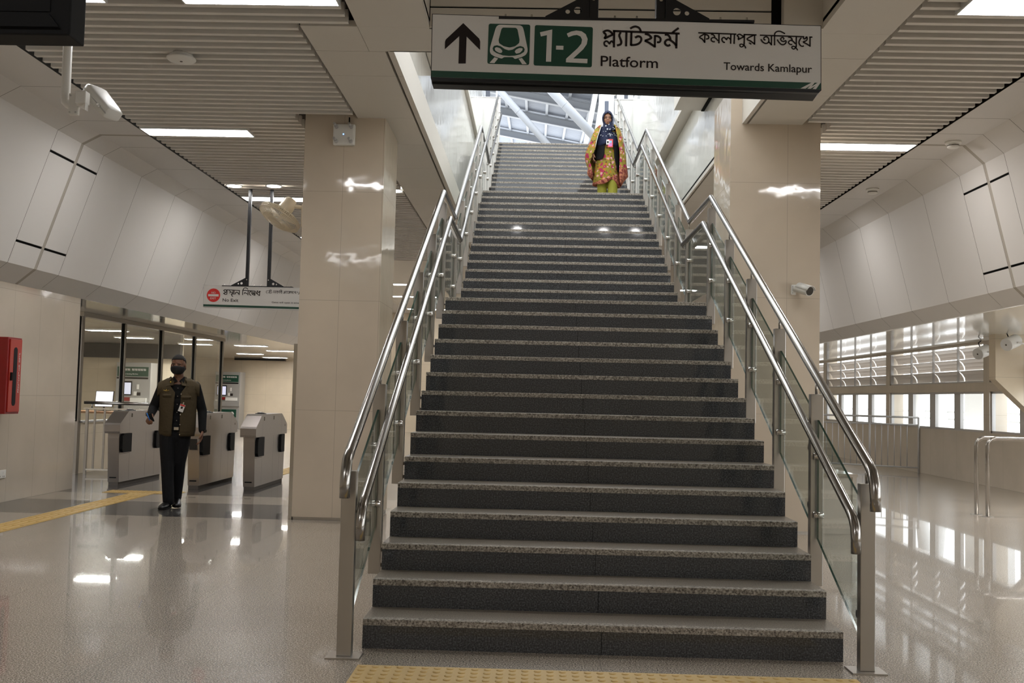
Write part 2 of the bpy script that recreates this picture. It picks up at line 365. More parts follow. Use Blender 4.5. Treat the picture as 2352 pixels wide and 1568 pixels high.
SIGN_DATA = r'''{"bengali":[[0.01,[[-0.051,2.994],[0.2509,2.9865]]],[0.01,[[-0.093,2.9842],[-0.0853,2.9791],[-0.0843,2.9697],[-0.09,2.9584]]],[0.01,[[-0.0956,2.9859],[-0.0889,2.9929],[-0.0763,2.9956],[-0.0644,2.9915],[-0.0524,2.9796]]],[0.01,[[-0.09,2.9584],[-0.0708,2.9681],[-0.0507,2.9779]]],[0.01,[[-0.0459,2.9944],[-0.0463,2.9186]]],[0.01,[[-0.0171,2.9879],[-0.0228,2.974],[-0.0183,2.9603],[-0.013,2.9449],[-0.0161,2.9328],[-0.0312,2.9274]]],[0.01,[[0.0099,2.9901],[0.0093,2.9246]]],[0.01,[[0.0273,3.0067],[0.0415,3.0147],[0.055,3.0157],[0.0686,3.0082],[0.0756,2.9928]]],[0.01,[[0.0326,2.9904],[0.0311,2.9284]]],[0.01,[[0.0311,2.9301],[0.0513,2.9313],[0.068,2.9384],[0.0771,2.9515],[0.076,2.9652],[0.0642,2.9711],[0.0508,2.9648]]],[0.01,[[0.0943,2.9827],[0.1095,2.9795],[0.1198,2.971],[0.1216,2.9625],[0.0948,2.9509]]],[0.01,[[0.0948,2.9509],[0.1135,2.9417],[0.139,2.9249]]],[0.01,[[0.1399,2.9765],[0.1399,2.9215]]],[0.01,[[0.1399,2.9739],[0.1534,2.9724],[0.1645,2.9631],[0.1647,2.9511],[0.1589,2.945],[0.1505,2.9448]]],[0.01,[[0.1853,2.9807],[0.1988,2.9791],[0.2074,2.9689],[0.21,2.9587]]],[0.01,[[0.2096,2.9337],[0.1995,2.9293],[0.1894,2.9343],[0.1858,2.9445],[0.1924,2.9549],[0.2042,2.9577],[0.2177,2.9502],[0.2297,2.94],[0.2374,2.9298]]],[0.01,[[0.2383,2.9849],[0.2375,2.9187]]],[0.01,[[0.2189,2.9898],[0.2322,3.0012],[0.2463,3.0117]]],[0.008,[[-0.0759,2.9233],[-0.0852,2.9249],[-0.0904,2.9334],[-0.0889,2.942],[-0.0805,2.9465],[-0.072,2.9414],[-0.0668,2.9346],[-0.0611,2.9442],[-0.0552,2.946],[-0.05,2.9392]]],[0.0065,[[0.3368,2.9916],[0.5088,2.9877]]],[0.0065,[[0.5428,2.9867],[0.6001,2.9854]]],[0.0065,[[0.3633,2.9859],[0.3427,2.9714],[0.3548,2.9626],[0.3663,2.9473]]],[0.0065,[[0.3665,2.9873],[0.3664,2.946]]],[0.0065,[[0.3684,2.9834],[0.3785,2.9816],[0.3843,2.9733],[0.3825,2.9656],[0.3725,2.9628]]],[0.0065,[[0.3949,2.9851],[0.4037,2.984],[0.4101,2.9776],[0.4114,2.9712]]],[0.0065,[[0.4116,2.9518],[0.4041,2.9511],[0.3965,2.9568],[0.3964,2.9658],[0.4051,2.9704],[0.4152,2.9674],[0.4267,2.9559]]],[0.0065,[[0.4307,2.9882],[0.4306,2.9444]]],[0.0065,[[0.4576,2.9493],[0.4507,2.9499],[0.4443,2.9601],[0.4455,2.9678],[0.453,2.9718],[0.4606,2.9668],[0.4644,2.9617],[0.4694,2.9695],[0.4744,2.9708],[0.482,2.9632]]],[0.0065,[[0.4843,2.9878],[0.4839,2.9433]]],[0.0065,[[0.5007,2.9874],[0.4999,2.9429]]],[0.0065,[[0.5127,2.9811],[0.519,2.9754],[0.5197,2.9703],[0.5179,2.9631]]],[0.0065,[[0.5127,2.9811],[0.5183,2.9863],[0.5258,2.9871],[0.536,2.9808],[0.5448,2.9784]]],[0.0065,[[0.5179,2.9625],[0.5311,2.9698],[0.5448,2.9764]]],[0.0065,[[0.546,2.9874],[0.5452,2.9436]]],[0.0065,[[0.5875,2.9842],[0.5575,2.9663],[0.574,2.9569],[0.5923,2.943]]],[0.0065,[[0.5919,2.9855],[0.5923,2.9411]]],[0.0065,[[0.5684,2.9485],[0.5772,2.9422]]],[0.0056,[[0.5458,2.9436],[0.5415,2.9332],[0.5327,2.9286],[0.5264,2.933],[0.5276,2.9407],[0.5351,2.9415],[0.544,2.9371],[0.5503,2.9295],[0.5523,2.9225]]],[0.0062,[[0.6165,2.9846],[0.8156,2.9806]]],[0.0062,[[0.6211,2.9654],[0.6287,2.9539],[0.6401,2.947],[0.6501,2.9484],[0.6563,2.9556],[0.6562,2.9672],[0.6499,2.9761],[0.6411,2.9773],[0.6348,2.9733],[0.6349,2.9643],[0.6412,2.9631]]],[0.0062,[[0.6687,2.9835],[0.6684,2.9391]]],[0.0062,[[0.6563,2.9556],[0.6614,2.9492],[0.6684,2.9416]]],[0.0062,[[0.6829,2.9393],[0.6825,2.9856],[0.6861,2.9973],[0.6949,3.0032],[0.7062,3.004],[0.7175,2.9997],[0.7289,2.9934]]],[0.0062,[[0.6946,2.9652],[0.7028,2.9525],[0.7142,2.943],[0.7268,2.9438],[0.7342,2.9529],[0.7335,2.9606],[0.7304,2.9606],[0.7242,2.9573],[0.7153,2.9591],[0.7103,2.9667],[0.7127,2.9732],[0.719,2.9759],[0.724,2.9721],[0.7228,2.9656]]],[0.0062,[[0.7447,2.9776],[0.7541,2.9764],[0.7605,2.9701],[0.7618,2.9637]]],[0.0062,[[0.7619,2.9444],[0.7544,2.9436],[0.7468,2.9493],[0.7468,2.957],[0.7555,2.9629],[0.7656,2.9592],[0.777,2.9472]]],[0.0062,[[0.7811,2.9807],[0.7808,2.9344]]],[0.0062,[[0.8147,2.9381],[0.8071,2.9361],[0.7983,2.9411],[0.7932,2.9526],[0.7957,2.9642],[0.8031,2.9759]]],[0.0062,[[0.8119,2.9786],[0.8157,2.9709],[0.8219,2.9723],[0.8257,2.9801]]],[0.0062,[[0.8275,2.9814],[0.8301,2.9724],[0.827,2.9634],[0.812,2.9567]]],[0.0062,[[0.812,2.9554],[0.8271,2.9479],[0.8422,2.9379]]],[0.0062,[[0.8426,2.981],[0.8429,2.9353]]],[0.0062,[[0.8401,2.979],[0.8526,2.9792]]],[0.0056,[[0.7808,2.9344],[0.7746,2.9253],[0.7677,2.9226],[0.7614,2.9276],[0.762,2.9341],[0.7695,2.9355],[0.7783,2.9305],[0.7872,2.9177]]]],"sq1":[[-0.6204,3.0202],[-0.4298,3.0182],[-0.4308,2.8298],[-0.6222,2.8328]],"sq2":[[-0.4089,3.0166],[-0.1434,3.0109],[-0.1451,2.8236],[-0.4107,2.8282]],"body":[[-0.5727,3.0154],[-0.4753,3.0139],[-0.4644,3.0068],[-0.458,2.9864],[-0.4401,2.9069],[-0.4397,2.89],[-0.4484,2.8754],[-0.4648,2.8667],[-0.4977,2.8558],[-0.5051,2.8653],[-0.5477,2.8646],[-0.5559,2.8568],[-0.5905,2.8671],[-0.6074,2.8777],[-0.6124,2.8897],[-0.6117,2.9091],[-0.5889,2.9965],[-0.5833,3.0087]],"win":[[-0.5558,3.0018],[-0.4952,3.0015],[-0.4879,2.9944],[-0.4773,2.945],[-0.4793,2.9304],[-0.4968,2.9157],[-0.5227,2.9092],[-0.5489,2.9149],[-0.5706,2.929],[-0.5734,2.9435],[-0.5615,2.9945]],"band":[[-0.5997,2.9044],[-0.5941,2.9154],[-0.5799,2.9192],[-0.5632,2.9146],[-0.5439,2.9016],[-0.526,2.8959],[-0.5083,2.8998],[-0.4896,2.9122],[-0.4731,2.9172],[-0.4587,2.9126],[-0.4526,2.9019],[-0.4559,2.8897],[-0.4722,2.8786],[-0.4981,2.8717],[-0.5242,2.8701],[-0.5527,2.8725],[-0.5814,2.883],[-0.5959,2.8924]],"eyes":[[[-0.5909,2.9045],[-0.5821,2.91],[-0.5653,2.9049],[-0.5544,2.893],[-0.5577,2.8833],[-0.5695,2.8831],[-0.5864,2.8925]],[[-0.4985,2.8891],[-0.494,2.8988],[-0.4776,2.9075],[-0.4622,2.9065],[-0.4631,2.8969],[-0.4747,2.8846],[-0.4912,2.8807]]],"rails":[[[-0.5904,2.8635],[-0.5737,2.8577],[-0.5902,2.8358],[-0.6123,2.8366]],[[-0.48,2.858],[-0.4647,2.8619],[-0.4416,2.8333],[-0.4629,2.833]]],"digits":[[[-0.3849,2.9826],[-0.329,2.9968],[-0.3311,2.8466],[-0.3547,2.8467],[-0.3528,2.9698],[-0.3804,2.9634]],[[-0.3097,2.9217],[-0.276,2.9215],[-0.2766,2.9027],[-0.31,2.9036]],[[-0.2623,2.9784],[-0.2424,2.9884],[-0.2188,2.9936],[-0.195,2.9903],[-0.1759,2.9773],[-0.1664,2.9545],[-0.1702,2.9304],[-0.1863,2.906],[-0.2304,2.8631],[-0.1654,2.8625],[-0.1662,2.8418],[-0.2636,2.845],[-0.263,2.8614],[-0.2124,2.9104],[-0.1951,2.9324],[-0.1919,2.9517],[-0.1993,2.9661],[-0.216,2.9731],[-0.2325,2.9704],[-0.2548,2.9616]]],"arrow":[[-0.7372,3.0208],[-0.6623,2.9493],[-0.6574,2.9364],[-0.6571,2.8958],[-0.7203,2.9579],[-0.7211,2.8324],[-0.7547,2.8318],[-0.7543,2.9591],[-0.8189,2.8968],[-0.8187,2.9322],[-0.8151,2.9435]],"logo":[[0.8007,2.7411],[0.8516,2.7696],[0.8651,2.7693],[0.8502,2.7501],[0.8776,2.7685],[0.8906,2.7682],[0.8708,2.7387],[0.8553,2.7395],[0.8697,2.7551],[0.8467,2.7404],[0.8317,2.7406],[0.8466,2.7567],[0.8237,2.741]],"face":[[-0.8788,3.0598],[0.8908,3.0313],[0.8926,2.7385],[-0.8766,2.7671]],"green":[[-0.8774,2.7974],[0.8924,2.7686],[0.8926,2.7385],[-0.8766,2.7671]],"txt1":[[-0.1053,2.8308],[0.1554,2.8247],[-0.1062,2.8789]],"txt2":[[0.4531,2.822],[0.8525,2.8143],[0.4527,2.8574]],"bengali2":[[0.0151,[[-4.8123,2.7563],[-4.6198,2.7501]]],[0.0151,[[-4.8536,2.7445],[-4.8304,2.7258],[-4.8423,2.7032]]],[0.0151,[[-4.8536,2.7445],[-4.8316,2.7578],[-4.8053,2.7391]]],[0.0151,[[-4.8423,2.7032],[-4.8049,2.7296]]],[0.0151,[[-4.8027,2.7552],[-4.8034,2.6912]]],[0.0151,[[-4.8553,2.708],[-4.8289,2.6894],[-4.8035,2.6944]]],[0.0151,[[-4.7734,2.743],[-4.7471,2.7276],[-4.7689,2.7111]]],[0.0151,[[-4.747,2.7244],[-4.7177,2.7122]]],[0.0151,[[-4.7172,2.7506],[-4.717,2.6962]]],[0.0151,[[-4.7458,2.6956],[-4.7236,2.6993],[-4.7356,2.6799],[-4.7157,2.6611]]],[0.0151,[[-4.7018,2.7496],[-4.7026,2.6882]]],[0.0151,[[-4.6849,2.6937],[-4.6763,2.7207],[-4.6507,2.72],[-4.6293,2.6981]]],[0.0151,[[-4.6249,2.7493],[-4.6263,2.6854]]],[0.0151,[[-4.5815,2.7547],[-4.3922,2.7446]]],[0.0151,[[-4.3442,2.7443],[-4.3198,2.7436]]],[0.0151,[[-4.5757,2.6864],[-4.575,2.7504],[-4.5602,2.7826],[-4.5316,2.7884],[-4.5021,2.7711]]],[0.0151,[[-4.5539,2.7029],[-4.545,2.7222],[-4.509,2.7006]]],[0.0151,[[-4.498,2.7488],[-4.4988,2.6849]]],[0.0151,[[-4.4539,2.6826],[-4.4769,2.6981],[-4.4749,2.7301],[-4.453,2.7433]]],[0.0151,[[-4.4462,2.7339],[-4.4419,2.7052],[-4.4043,2.7252]]],[0.0151,[[-4.4418,2.702],[-4.4008,2.6856]]],[0.0151,[[-4.4365,2.7309],[-4.4033,2.6996]]],[0.0151,[[-4.3967,2.7445],[-4.3994,2.6818]]],[0.0151,[[-4.3732,2.7514],[-4.357,2.7441],[-4.3757,2.7322],[-4.3763,2.713],[-4.3323,2.6832]]],[0.0151,[[-4.375,2.7143],[-4.3341,2.733]]],[0.0151,[[-4.33,2.7427],[-4.3316,2.6833]]],[0.0082,[[-4.2102,2.7561],[-4.159,2.7559]]],[0.0082,[[-4.2216,2.7194],[-4.2367,2.7287],[-4.2324,2.7512],[-4.2165,2.7547]]],[0.0082,[[-4.2094,2.7357],[-4.1992,2.7199]]],[0.0082,[[-4.1942,2.7551],[-4.1928,2.7181]]],[0.0082,[[-4.1814,2.7554],[-4.1813,2.7203],[-4.161,2.7252],[-4.1616,2.7399],[-4.1745,2.7428]]],[0.0082,[[-4.1913,2.7648],[-4.1723,2.7697],[-4.1622,2.7571]]],[0.0082,[[-4.1398,2.755],[-4.0086,2.7539]]],[0.0082,[[-4.1322,2.7245],[-4.1391,2.7371],[-4.1232,2.7407],[-4.1065,2.7218]]],[0.0082,[[-4.1077,2.7538],[-4.1078,2.7199]]],[0.0082,[[-4.0757,2.7525],[-4.0944,2.7381],[-4.0746,2.7225],[-4.0744,2.7513]]],[0.0082,[[-4.0719,2.7354],[-4.0593,2.742],[-4.0523,2.7262]]],[0.0082,[[-4.0426,2.7232],[-4.0437,2.7519],[-4.0348,2.77],[-4.0154,2.7666],[-4.0118,2.7558]]],[0.0082,[[-4.0149,2.7512],[-4.0317,2.7381],[-4.012,2.7238],[-4.013,2.7513]]],[0.0082,[[-3.9862,2.7544],[-3.9729,2.7406],[-3.9853,2.7289]]],[0.0082,[[-3.9702,2.7535],[-3.9703,2.7215]]],[0.0082,[[-3.9915,2.7243],[-3.9705,2.7266]]],[0.0082,[[-3.9638,2.7536],[-3.8071,2.7518]]],[0.0082,[[-3.9435,2.7221],[-3.9566,2.7314],[-3.9553,2.7474]]],[0.0082,[[-3.9349,2.751],[-3.9374,2.7318],[-3.9147,2.7227]]],[0.0082,[[-3.9126,2.7515],[-3.9128,2.7214]]],[0.0082,[[-3.8998,2.7517],[-3.9,2.7217]]],[0.0082,[[-3.8892,2.7245],[-3.895,2.7423],[-3.8771,2.7426],[-3.8668,2.7237]]],[0.0082,[[-3.8659,2.7524],[-3.8661,2.7205]]],[0.0082,[[-3.8444,2.721],[-3.8543,2.7303],[-3.8529,2.7463]]],[0.0082,[[-3.835,2.7275],[-3.8291,2.7404],[-3.8127,2.728]]],[0.0082,[[-3.8103,2.7517],[-3.8111,2.7198]]],[0.0082,[[-3.7848,2.7541],[-3.7875,2.7381],[-3.7648,2.729]]],[0.0082,[[-3.7611,2.7514],[-3.7625,2.7195],[-3.777,2.7128]]]],"face2":[[-5.1431,2.8171],[-3.7488,2.8023],[-3.7377,2.4869],[-5.1365,2.5039]],"green2":[[-5.1391,2.5422],[-3.6766,2.53],[-3.6755,2.4981],[-5.1378,2.5103]],"circ2":[[-4.9963,2.6744],[-5.0003,2.7715]],"bar2":[[-5.0739,2.6887],[-4.9226,2.6906],[-4.9213,2.6581],[-5.0726,2.6574]],"txt":[["NO",[-5.0268,2.698],[-4.9671,2.698],[-5.0279,2.7249]],["EXIT",[-5.0408,2.6172],[-4.9575,2.6177],[-5.042,2.6446]],["No Exit",[-4.8614,2.5865],[-4.6339,2.5849],[-4.8632,2.6324]],["Gates will open in emergency",[-4.1544,2.5804],[-3.6476,2.5765],[-4.1553,2.604]]]}'''
# ---------------------------------------------------------------- key sizes (metres; x right, y into the station, z up)
RI, TR = .15, .30                      # riser, tread
SW = 1.237                             # half width of the stair
ZC = 4.22                              # concourse ceiling
Y0F = [0.0, 5.835, 11.609]             # first riser of each flight
Z0F = [0.0, 2.25, 4.50]
XL, XR = -6.33, 7.35
YN, YF = -9.0, 30.0

# ---------------------------------------------------------------- floor
mb = MB()
def fl(x0, x1, y0, y1, mi): mb.quad((x0, y0, 0), (x1, y0, 0), (x1, y1, 0), (x0, y1, 0), mi=mi)
X0, X1 = -15, XR
fl(X0, X1, YN, 5.1, 0); fl(X0, -2.0, 5.1, 6.4, 1); fl(-2.0, X1, 5.1, 6.4, 0); fl(X0, -2.0, 6.4, 7.25, 0); fl(-2.0, X1, 6.4, 7.25, 0)
fl(X0, -2.0, 7.25, 11.2, 1); fl(-2.0, X1, 7.25, 11.2, 0); fl(X0, X1, 11.2, YF, 0)
struct('floor', mb, ['floor', 'floor_dark'])

# ---------------------------------------------------------------- walls
mb = MB(); mb.box(XL-.25, XL, YN, 7.64, 0, 2.50); struct('wall_left', mb, 'cream_wall')
mb = MB(); mb.box(-15, XR+.3, YF, YF+.2, 0, 4.4); struct('wall_far', mb, 'cream_far')
mb = MB(); mb.box(-15, XR+.3, YN-.2, YN, 0, 5.8); struct('wall_near', mb, 'cream_far')
mb = MB(); mb.box(-15.2, -15, YN, YF, 0, 2.6); struct('wall_office', mb, 'cream_far')
mb = MB(); mb.box(-15, -9.55, 20.4, 20.6, 0, 2.47)
struct('wall_ticket', mb, 'cream_far')
mb = MB(); mb.box(-15, -9.5, 20.2, 20.398, 2.1, 2.465); mb.box(-11.0, -9.2, 29.8, 29.99, 2.41, 2.465); struct('trim_1', mb, 'black_metal')

# right wall: dado, piers between the window bays, rail between louvre and window
bays = []
y = 16.755
ed = [-9.0, -6.99, -2.24, 2.51, 7.26, 12.0, 16.755, 21.5, 26.25, 30.0]
mb = MB()
mb.box(XR, XR+.3, YN, YF, 0, .90); mb.box(XR, XR+.3, YN, YF, 1.60, 1.76); mb.box(XR, XR+.3, YN, YF, 2.42, 2.6)
for e in ed: mb.box(XR, XR+.3, e-.11, e+.11, .90, 1.60); mb.box(XR, XR+.3, e-.11, e+.11, 1.76, 2.42)
for i in range(len(ed)-1): bays.append((ed[i]+.11, ed[i+1]-.11))
struct('wall_right', mb, 'cream_wall')
n = 0
for a, b in bays[3:8]:
    n += 1
    w = MB(); fr = .035
    w.box(XR+.03, XR+.09, a, b, .90, .90+fr); w.box(XR+.03, XR+.09, a, b, 1.60-fr, 1.60); w.box(XR+.03, XR+.09, a, a+fr, .9, 1.6); w.box(XR+.03, XR+.09, b-fr, b, .9, 1.6)
    root = struct('window_%d' % n, w, 'alu')
    d = (b-a)/4
    for k in range(4):
        c = MB(); c.quad((XR+.06, a+k*d+.02, .93), (XR+.06, a+(k+1)*d-.02, .93), (XR+.06, a+(k+1)*d-.02, 1.57), (XR+.06, a+k*d+.02, 1.57)); obj('window_pane', c, 'glass_win', root)
        if k:
            c = MB(); c.box(XR+.03, XR+.09, a+k*d-.13, a+k*d+.13, .93, 1.57); obj('window_mullion', c, 'alu', root)
    # louvre bay above it
    w = MB()
    w.box(XR+.02, XR+.08, a, b, 1.76, 1.79); w.box(XR+.02, XR+.08, a, a+.03, 1.76, 2.42); w.box(XR+.02, XR+.08, b-.03, b, 1.76, 2.42)
    for k in range(1, 4): w.box(XR+.03, XR+.07, a+k*d-.01, a+k*d+.01, 1.76, 2.42)
    root = struct('window_%d' % (n+10), w, 'alu')
    for k in range(4):
        for r in range(3):
            z = 1.80+r*.205; c = MB(); c.mi = 0
            prof = [(.15, .0), (.135, .06), (.095, .125), (.03, .175)]
            th = [(u+.012, v+.008) for u, v in prof]
            pts = [(XR+.02+u, z+v) for u, v in prof]+[(XR+.02+u, z+v) for u, v in th[::-1]]
            c.prism(pts, 'y', a+k*d+.03, a+(k+1)*d-.03)
            obj('louver_blade', c, 'louver', root)

# ---------------------------------------------------------------- low side ceilings (glossy)
mb = MB(); mb.box(5.06, XR+.3, YN, YF, 2.47, 2.55); struct('ceiling_right', mb, 'white_ceiling')
mb = MB(); mb.box(-15, XL, 7.64, YF, 2.47, 2.55); struct('ceiling_left', mb, 'white_ceiling')

# ---------------------------------------------------------------- folded wall cladding
def cladding(name, prof, joints, wide, grooves, sgn):
    """prof: (x,z) polyline from low wall edge to ceiling strip edge, joints along y"""
    mb = MB(); g = .0065
    cut = sorted(joints)
    off = .03*sgn
    back = [(x+off, z+.012) for x, z in prof]
    for (xa, za), (xb, zb) in zip(back, back[1:]):
        mb.quad((xa, YN, za), (xa, YF, za), (xb, YF, zb), (xb, YN, zb), mi=1)
    for ya, yb in zip(cut, cut[1:]):
        ga = .03 if abs(ya-wide) < .01 else g/2
        gb = .03 if abs(yb-wide) < .01 else g/2
        near = abs(ya-wide) < .01 or abs(yb-wide) < .01
        for i, ((xa, za), (xb, zb)) in enumerate(zip(prof, prof[1:])):
            spans = [(0, 1)]
            if near and i == 1:
                t1, t2 = grooves; h = .009
                spans = [(0, t1-h), (t1+h, t2-h), (t2+h, 1)]
                for t in grooves:
                    pa = (xa+(xb-xa)*(t-h)+off*.5, za+(zb-za)*(t-h)); pb = (xa+(xb-xa)*(t+h)+off*.5, za+(zb-za)*(t+h))
                    mb.quad((pa[0], ya+ga, pa[1]), (pa[0], yb-gb, pa[1]), (pb[0], yb-gb, pb[1]), (pb[0], ya+ga, pb[1]), mi=2)
            for t0, t1_ in spans:
                P = lambda t: (xa+(xb-xa)*t, za+(zb-za)*t)
                p, q = P(t0), P(t1_)
                mb.quad((p[0], ya+ga, p[1]), (p[0], yb-gb, p[1]), (q[0], yb-gb, q[1]), (q[0], ya+ga, q[1]), mi=0)
        if abs(ya-wide) < .01:
            for (xa, za), (xb, zb) in zip(prof, prof[1:]):
                o = off*.06
                mb.quad((xa+o, ya-.03, za), (xa+o, ya+.03, za), (xb+o, ya+.03, zb), (xb+o, ya-.03, zb), mi=3)
    return struct(name, mb, ['panel', 'plenum', 'groove', 'grey_joint'])
jl = [-9, -7.8, -6.6, -5.4, -4.2, -3, -1.8, -.6, .6, 1.8, 3.0, 4.2, 5.4, 6.0, 6.56, 7.72, 8.96, 10.17, 11.38, 12.58, 13.8, 15, 16.2, 17.4, 18.6, 19.8, 21, 22.2, 23.4, 24.6, 25.8, 27, 28.2, 30]
cladding('wall_left_upper', [(-6.33, 2.472), (-6.115, 2.65), (-5.635, 4.11), (-5.43, 4.22), (-4.87, 4.22)], jl, 6.0, (.165, .845), -1)
jr = [-9, -7.2, -6, -4.8, -3.6, -2.4, -1.2, 0, 1.2, 2.4, 3.6, 4.75, 5.34, 5.81, 6.45, 7.55, 8.8, 10.03, 11.25, 12.45, 13.7, 14.9, 16.1, 17.3, 18.5, 19.7, 20.9, 22.1, 23.3, 24.5, 25.7, 26.9, 28.1, 30]
cladding('wall_right_upper', [(5.07, 2.472), (4.885, 2.65), (4.555, 4.02), (4.335, 4.22), (3.85, 4.22)], jr, 5.81, (.165, .845), 1)

# ---------------------------------------------------------------- baffle ceilings
def baffles(name, xa, xb, ya, yb, cuts):
    mb = MB(); y = ya
    while y < yb:
        x0, x1 = xa, xb
        for (c0, c1, nx0, nx1) in cuts:
            if c0 <= y <= c1: x0, x1 = nx0, nx1
        mb.box(x0, x1, y, y+.05, ZC, ZC+.1); y += .15
    return struct(name, mb, 'slat')
baffles('ceiling_slats_left', -4.84, -2.33, -6.0, 16.1, [(-6.1, 2.45, -4.84, -1.9), (4.98, 6.2, -4.84, -2.97)])
baffles('ceiling_slats_right', 2.39, 3.82, -6.0, 16.1, [(4.98, 6.2, 2.66, 3.82)])
mb = MB()
mb.box(-9, -1.66, 2.5, YF, ZC+.16, ZC+.2); mb.box(1.79, 7.65, 2.5, YF, ZC+.16, ZC+.2); mb.box(-9, -1.29, YN, 2.5, ZC+.16, ZC+.2); mb.box(1.82, 7.65, YN, 2.5, ZC+.16, ZC+.2); mb.box(7.6, 7.65, YN, YF, 2.55, 6.3); mb.box(-1.66, 1.79, 16.0, YF, ZC+.16, ZC+.2)
struct('ceiling_plenum', mb, 'plenum')
mb = MB()
mb.box(-4.87, -1.70, 16.2, YF, ZC, ZC+.1); mb.box(1.8, 3.85, 16.2, YF, ZC, ZC+.1); mb.box(-1.7, 1.8, 16.2, YF, ZC, ZC+.1)
struct('ceiling_back', mb, 'soffit')

# ---------------------------------------------------------------- soffit frame round the stair opening and the near coffer
mb = MB(); T = .06
def seg(x0, x1, cuts, z=ZC, mi=0):
    for a, b in zip(cuts, cuts[1:]): mb.box(x0, x1, a+.002, b-.002, z, z+T, mi)
seg(-2.30, -1.705, [3.07, 3.72, 5.1, 6.2, 7.4, 8.6, 9.8, 11, 12.2, 13.4, 14.6, 16.2])
seg(-1.682, -1.648, [3.07, 3.72, 5.1, 6.2, 7.4, 8.6, 9.8, 11, 12.2, 13.4, 14.6, 16.2])
seg(1.80, 2.36, [3.07, 4.1, 5.1, 6.2, 7.0, 8.1, 9.2, 10.4, 11.6, 12.8, 14, 16.2])
seg(1.755, 1.778, [3.07, 5.1, 7.0, 9.2, 11.6, 14, 16.2])
for a, b in ((-2.3, -1.84), (-1.84, -.6), (-.6, .6), (.6, 1.8), (1.8, 2.36)): mb.box(a+.002, b-.002, 2.5, 3.066, ZC, ZC+T)
seg(-1.84, -1.29, [YN, -6.4, -4.2, -2.0, .2, 1.3, 2.5]); seg(1.82, 2.36, [YN, -6.4, -4.2, -2.0, .2, 1.3, 2.5])
mb.box(-2.33, -1.648, 3.0, 16.2, ZC+T-.01, ZC+T+.02, 1); mb.box(1.755, 2.38, 3.0, 16.2, ZC+T-.01, ZC+T+.02, 1)
mb.box(-1.86, -1.27, YN, 2.5, ZC+T-.01, ZC+T+.02, 1); mb.box(1.80, 2.38, YN, 2.5, ZC+T-.01, ZC+T+.02, 1); mb.box(-2.33, 2.38, 2.5, 3.07, ZC+T-.01, ZC+T+.02, 1)
# lips of the stair opening
mb.box(-1.648, -1.63, 3.07, 15.8, ZC, ZC+.34); mb.box(1.755, 1.737, 3.07, 5.1, ZC, ZC+.34)
mb.box(-1.66, 1.77, 3.05, 3.07, ZC, ZC+2.4)
struct('ceiling_soffit', mb, ['soffit', 'groove'])
# near coffer: far fascia with black joints, side walls, lid
mb = MB()
zs = [ZC, 4.385, 4.8, 5.2, 5.6]; xs = [-1.27, -.07, 1.43]
for a, b in zip(zs, zs[1:]):
    for c, d in zip(xs, xs[1:]): mb.box(c+.008, d-.008, 2.49, 2.51, a+.008, b-.008)
mb.box(-1.27, 1.8, 2.512, 2.53, ZC, 5.6, 1)
mb.box(1.50, 1.80, 2.40, 2.49, ZC, 5.6)
mb.box(-1.29, -1.27, YN, 2.5, ZC, 5.6); mb.box(1.80, 1.82, YN, 2.5, ZC, 5.6); mb.box(-1.27, 1.8, YN, 2.5, 5.6, 5.65)
struct('ceiling_coffer', mb, ['soffit', 'groove'])

# ---------------------------------------------------------------- shaft above the stair
mb = MB(); mb.box(-1.80, -1.652, 3.06, 15.85, ZC+.08, 6.45); mb.box(-1.80, -1.60, 8.0, 15.85, 6.5, 7.74); mb.box(-1.8, -1.592, 7.0, 15.85, 6.44, 6.5, 1)
struct('wall_shaft_left', mb, ['white_gloss', 'soffit'])
mb = MB(); mb.box(1.762, 1.9, 3.06, 16, ZC+.08, 5.38); mb.box(1.61, 1.9, 7.0, 15.85, 5.44, 7.74); mb.box(1.605, 1.9, 6.8, 15.85, 5.385, 5.44, 1); mb.box(1.605, 1.75, 6.8, 7.0, 5.44, 5.9, 0)
struct('wall_shaft_right', mb, ['white_gloss', 'soffit'])
mb = MB(); mb.box(-1.645, -1.33, 4.6, 6.33, 5.08, 5.6); mb.box(1.37, 1.76, 5.4, 7.63, 5.10, 5.55); mb.box(1.72, 1.76, 5.4, 7.63, 5.09, 5.10, 1)
struct('trim_2', mb, ['soffit', 'groove'])
mb = MB(); mb.box(-9, -1.80, 3, 30, 6.3, 6.75); mb.box(1.9, 7.65, 3, 30, 6.3, 6.75); mb.box(-1.8, 1.9, 15.83, 30, 6.45, 6.75); mb.box(-1.9, 2, 2.9, 3.05, ZC+.1, 6.75)
mb.box(-9, -1.29, YN, 3.05, 5.66, 5.8); mb.box(-1.29, 1.82, YN, 3.05, 5.66, 5.8); mb.box(1.82, 7.65, YN, 3.05, 5.66, 5.8); 
struct('floor_platform', mb, 'concrete')
mb = MB(); mb.box(-1.80, -1.235, 15.9, 16.0, 6.75, 7.74); mb.box(1.225, 1.83, 15.9, 16.0, 6.75, 7.74)
mb.box(-1.82, -1.225, 15.88, 16.02, 7.74, 7.76, 1); mb.box(1.215, 1.85, 15.88, 16.02, 7.74, 7.76, 1)
struct('wall_parapet', mb, ['white_gloss', 'alu'])

# ---------------------------------------------------------------- columns
mb = MB(); mb.box(-2.855, -2.005, 5.12, 6.05, 0.03, ZC+.15); mb.box(-2.845, -2.015, 5.13, 6.04, 0, .03, 1)
struct('column', mb, ['cream', 'steel_dark'])
mb = MB(); mb.box(1.618, 2.552, 5.09, 6.05, 0.02, 4.62); mb.box(1.63, 2.54, 5.10, 6.04, 0, .02, 1)
struct('column', mb, ['cream_r', 'steel_dark'])
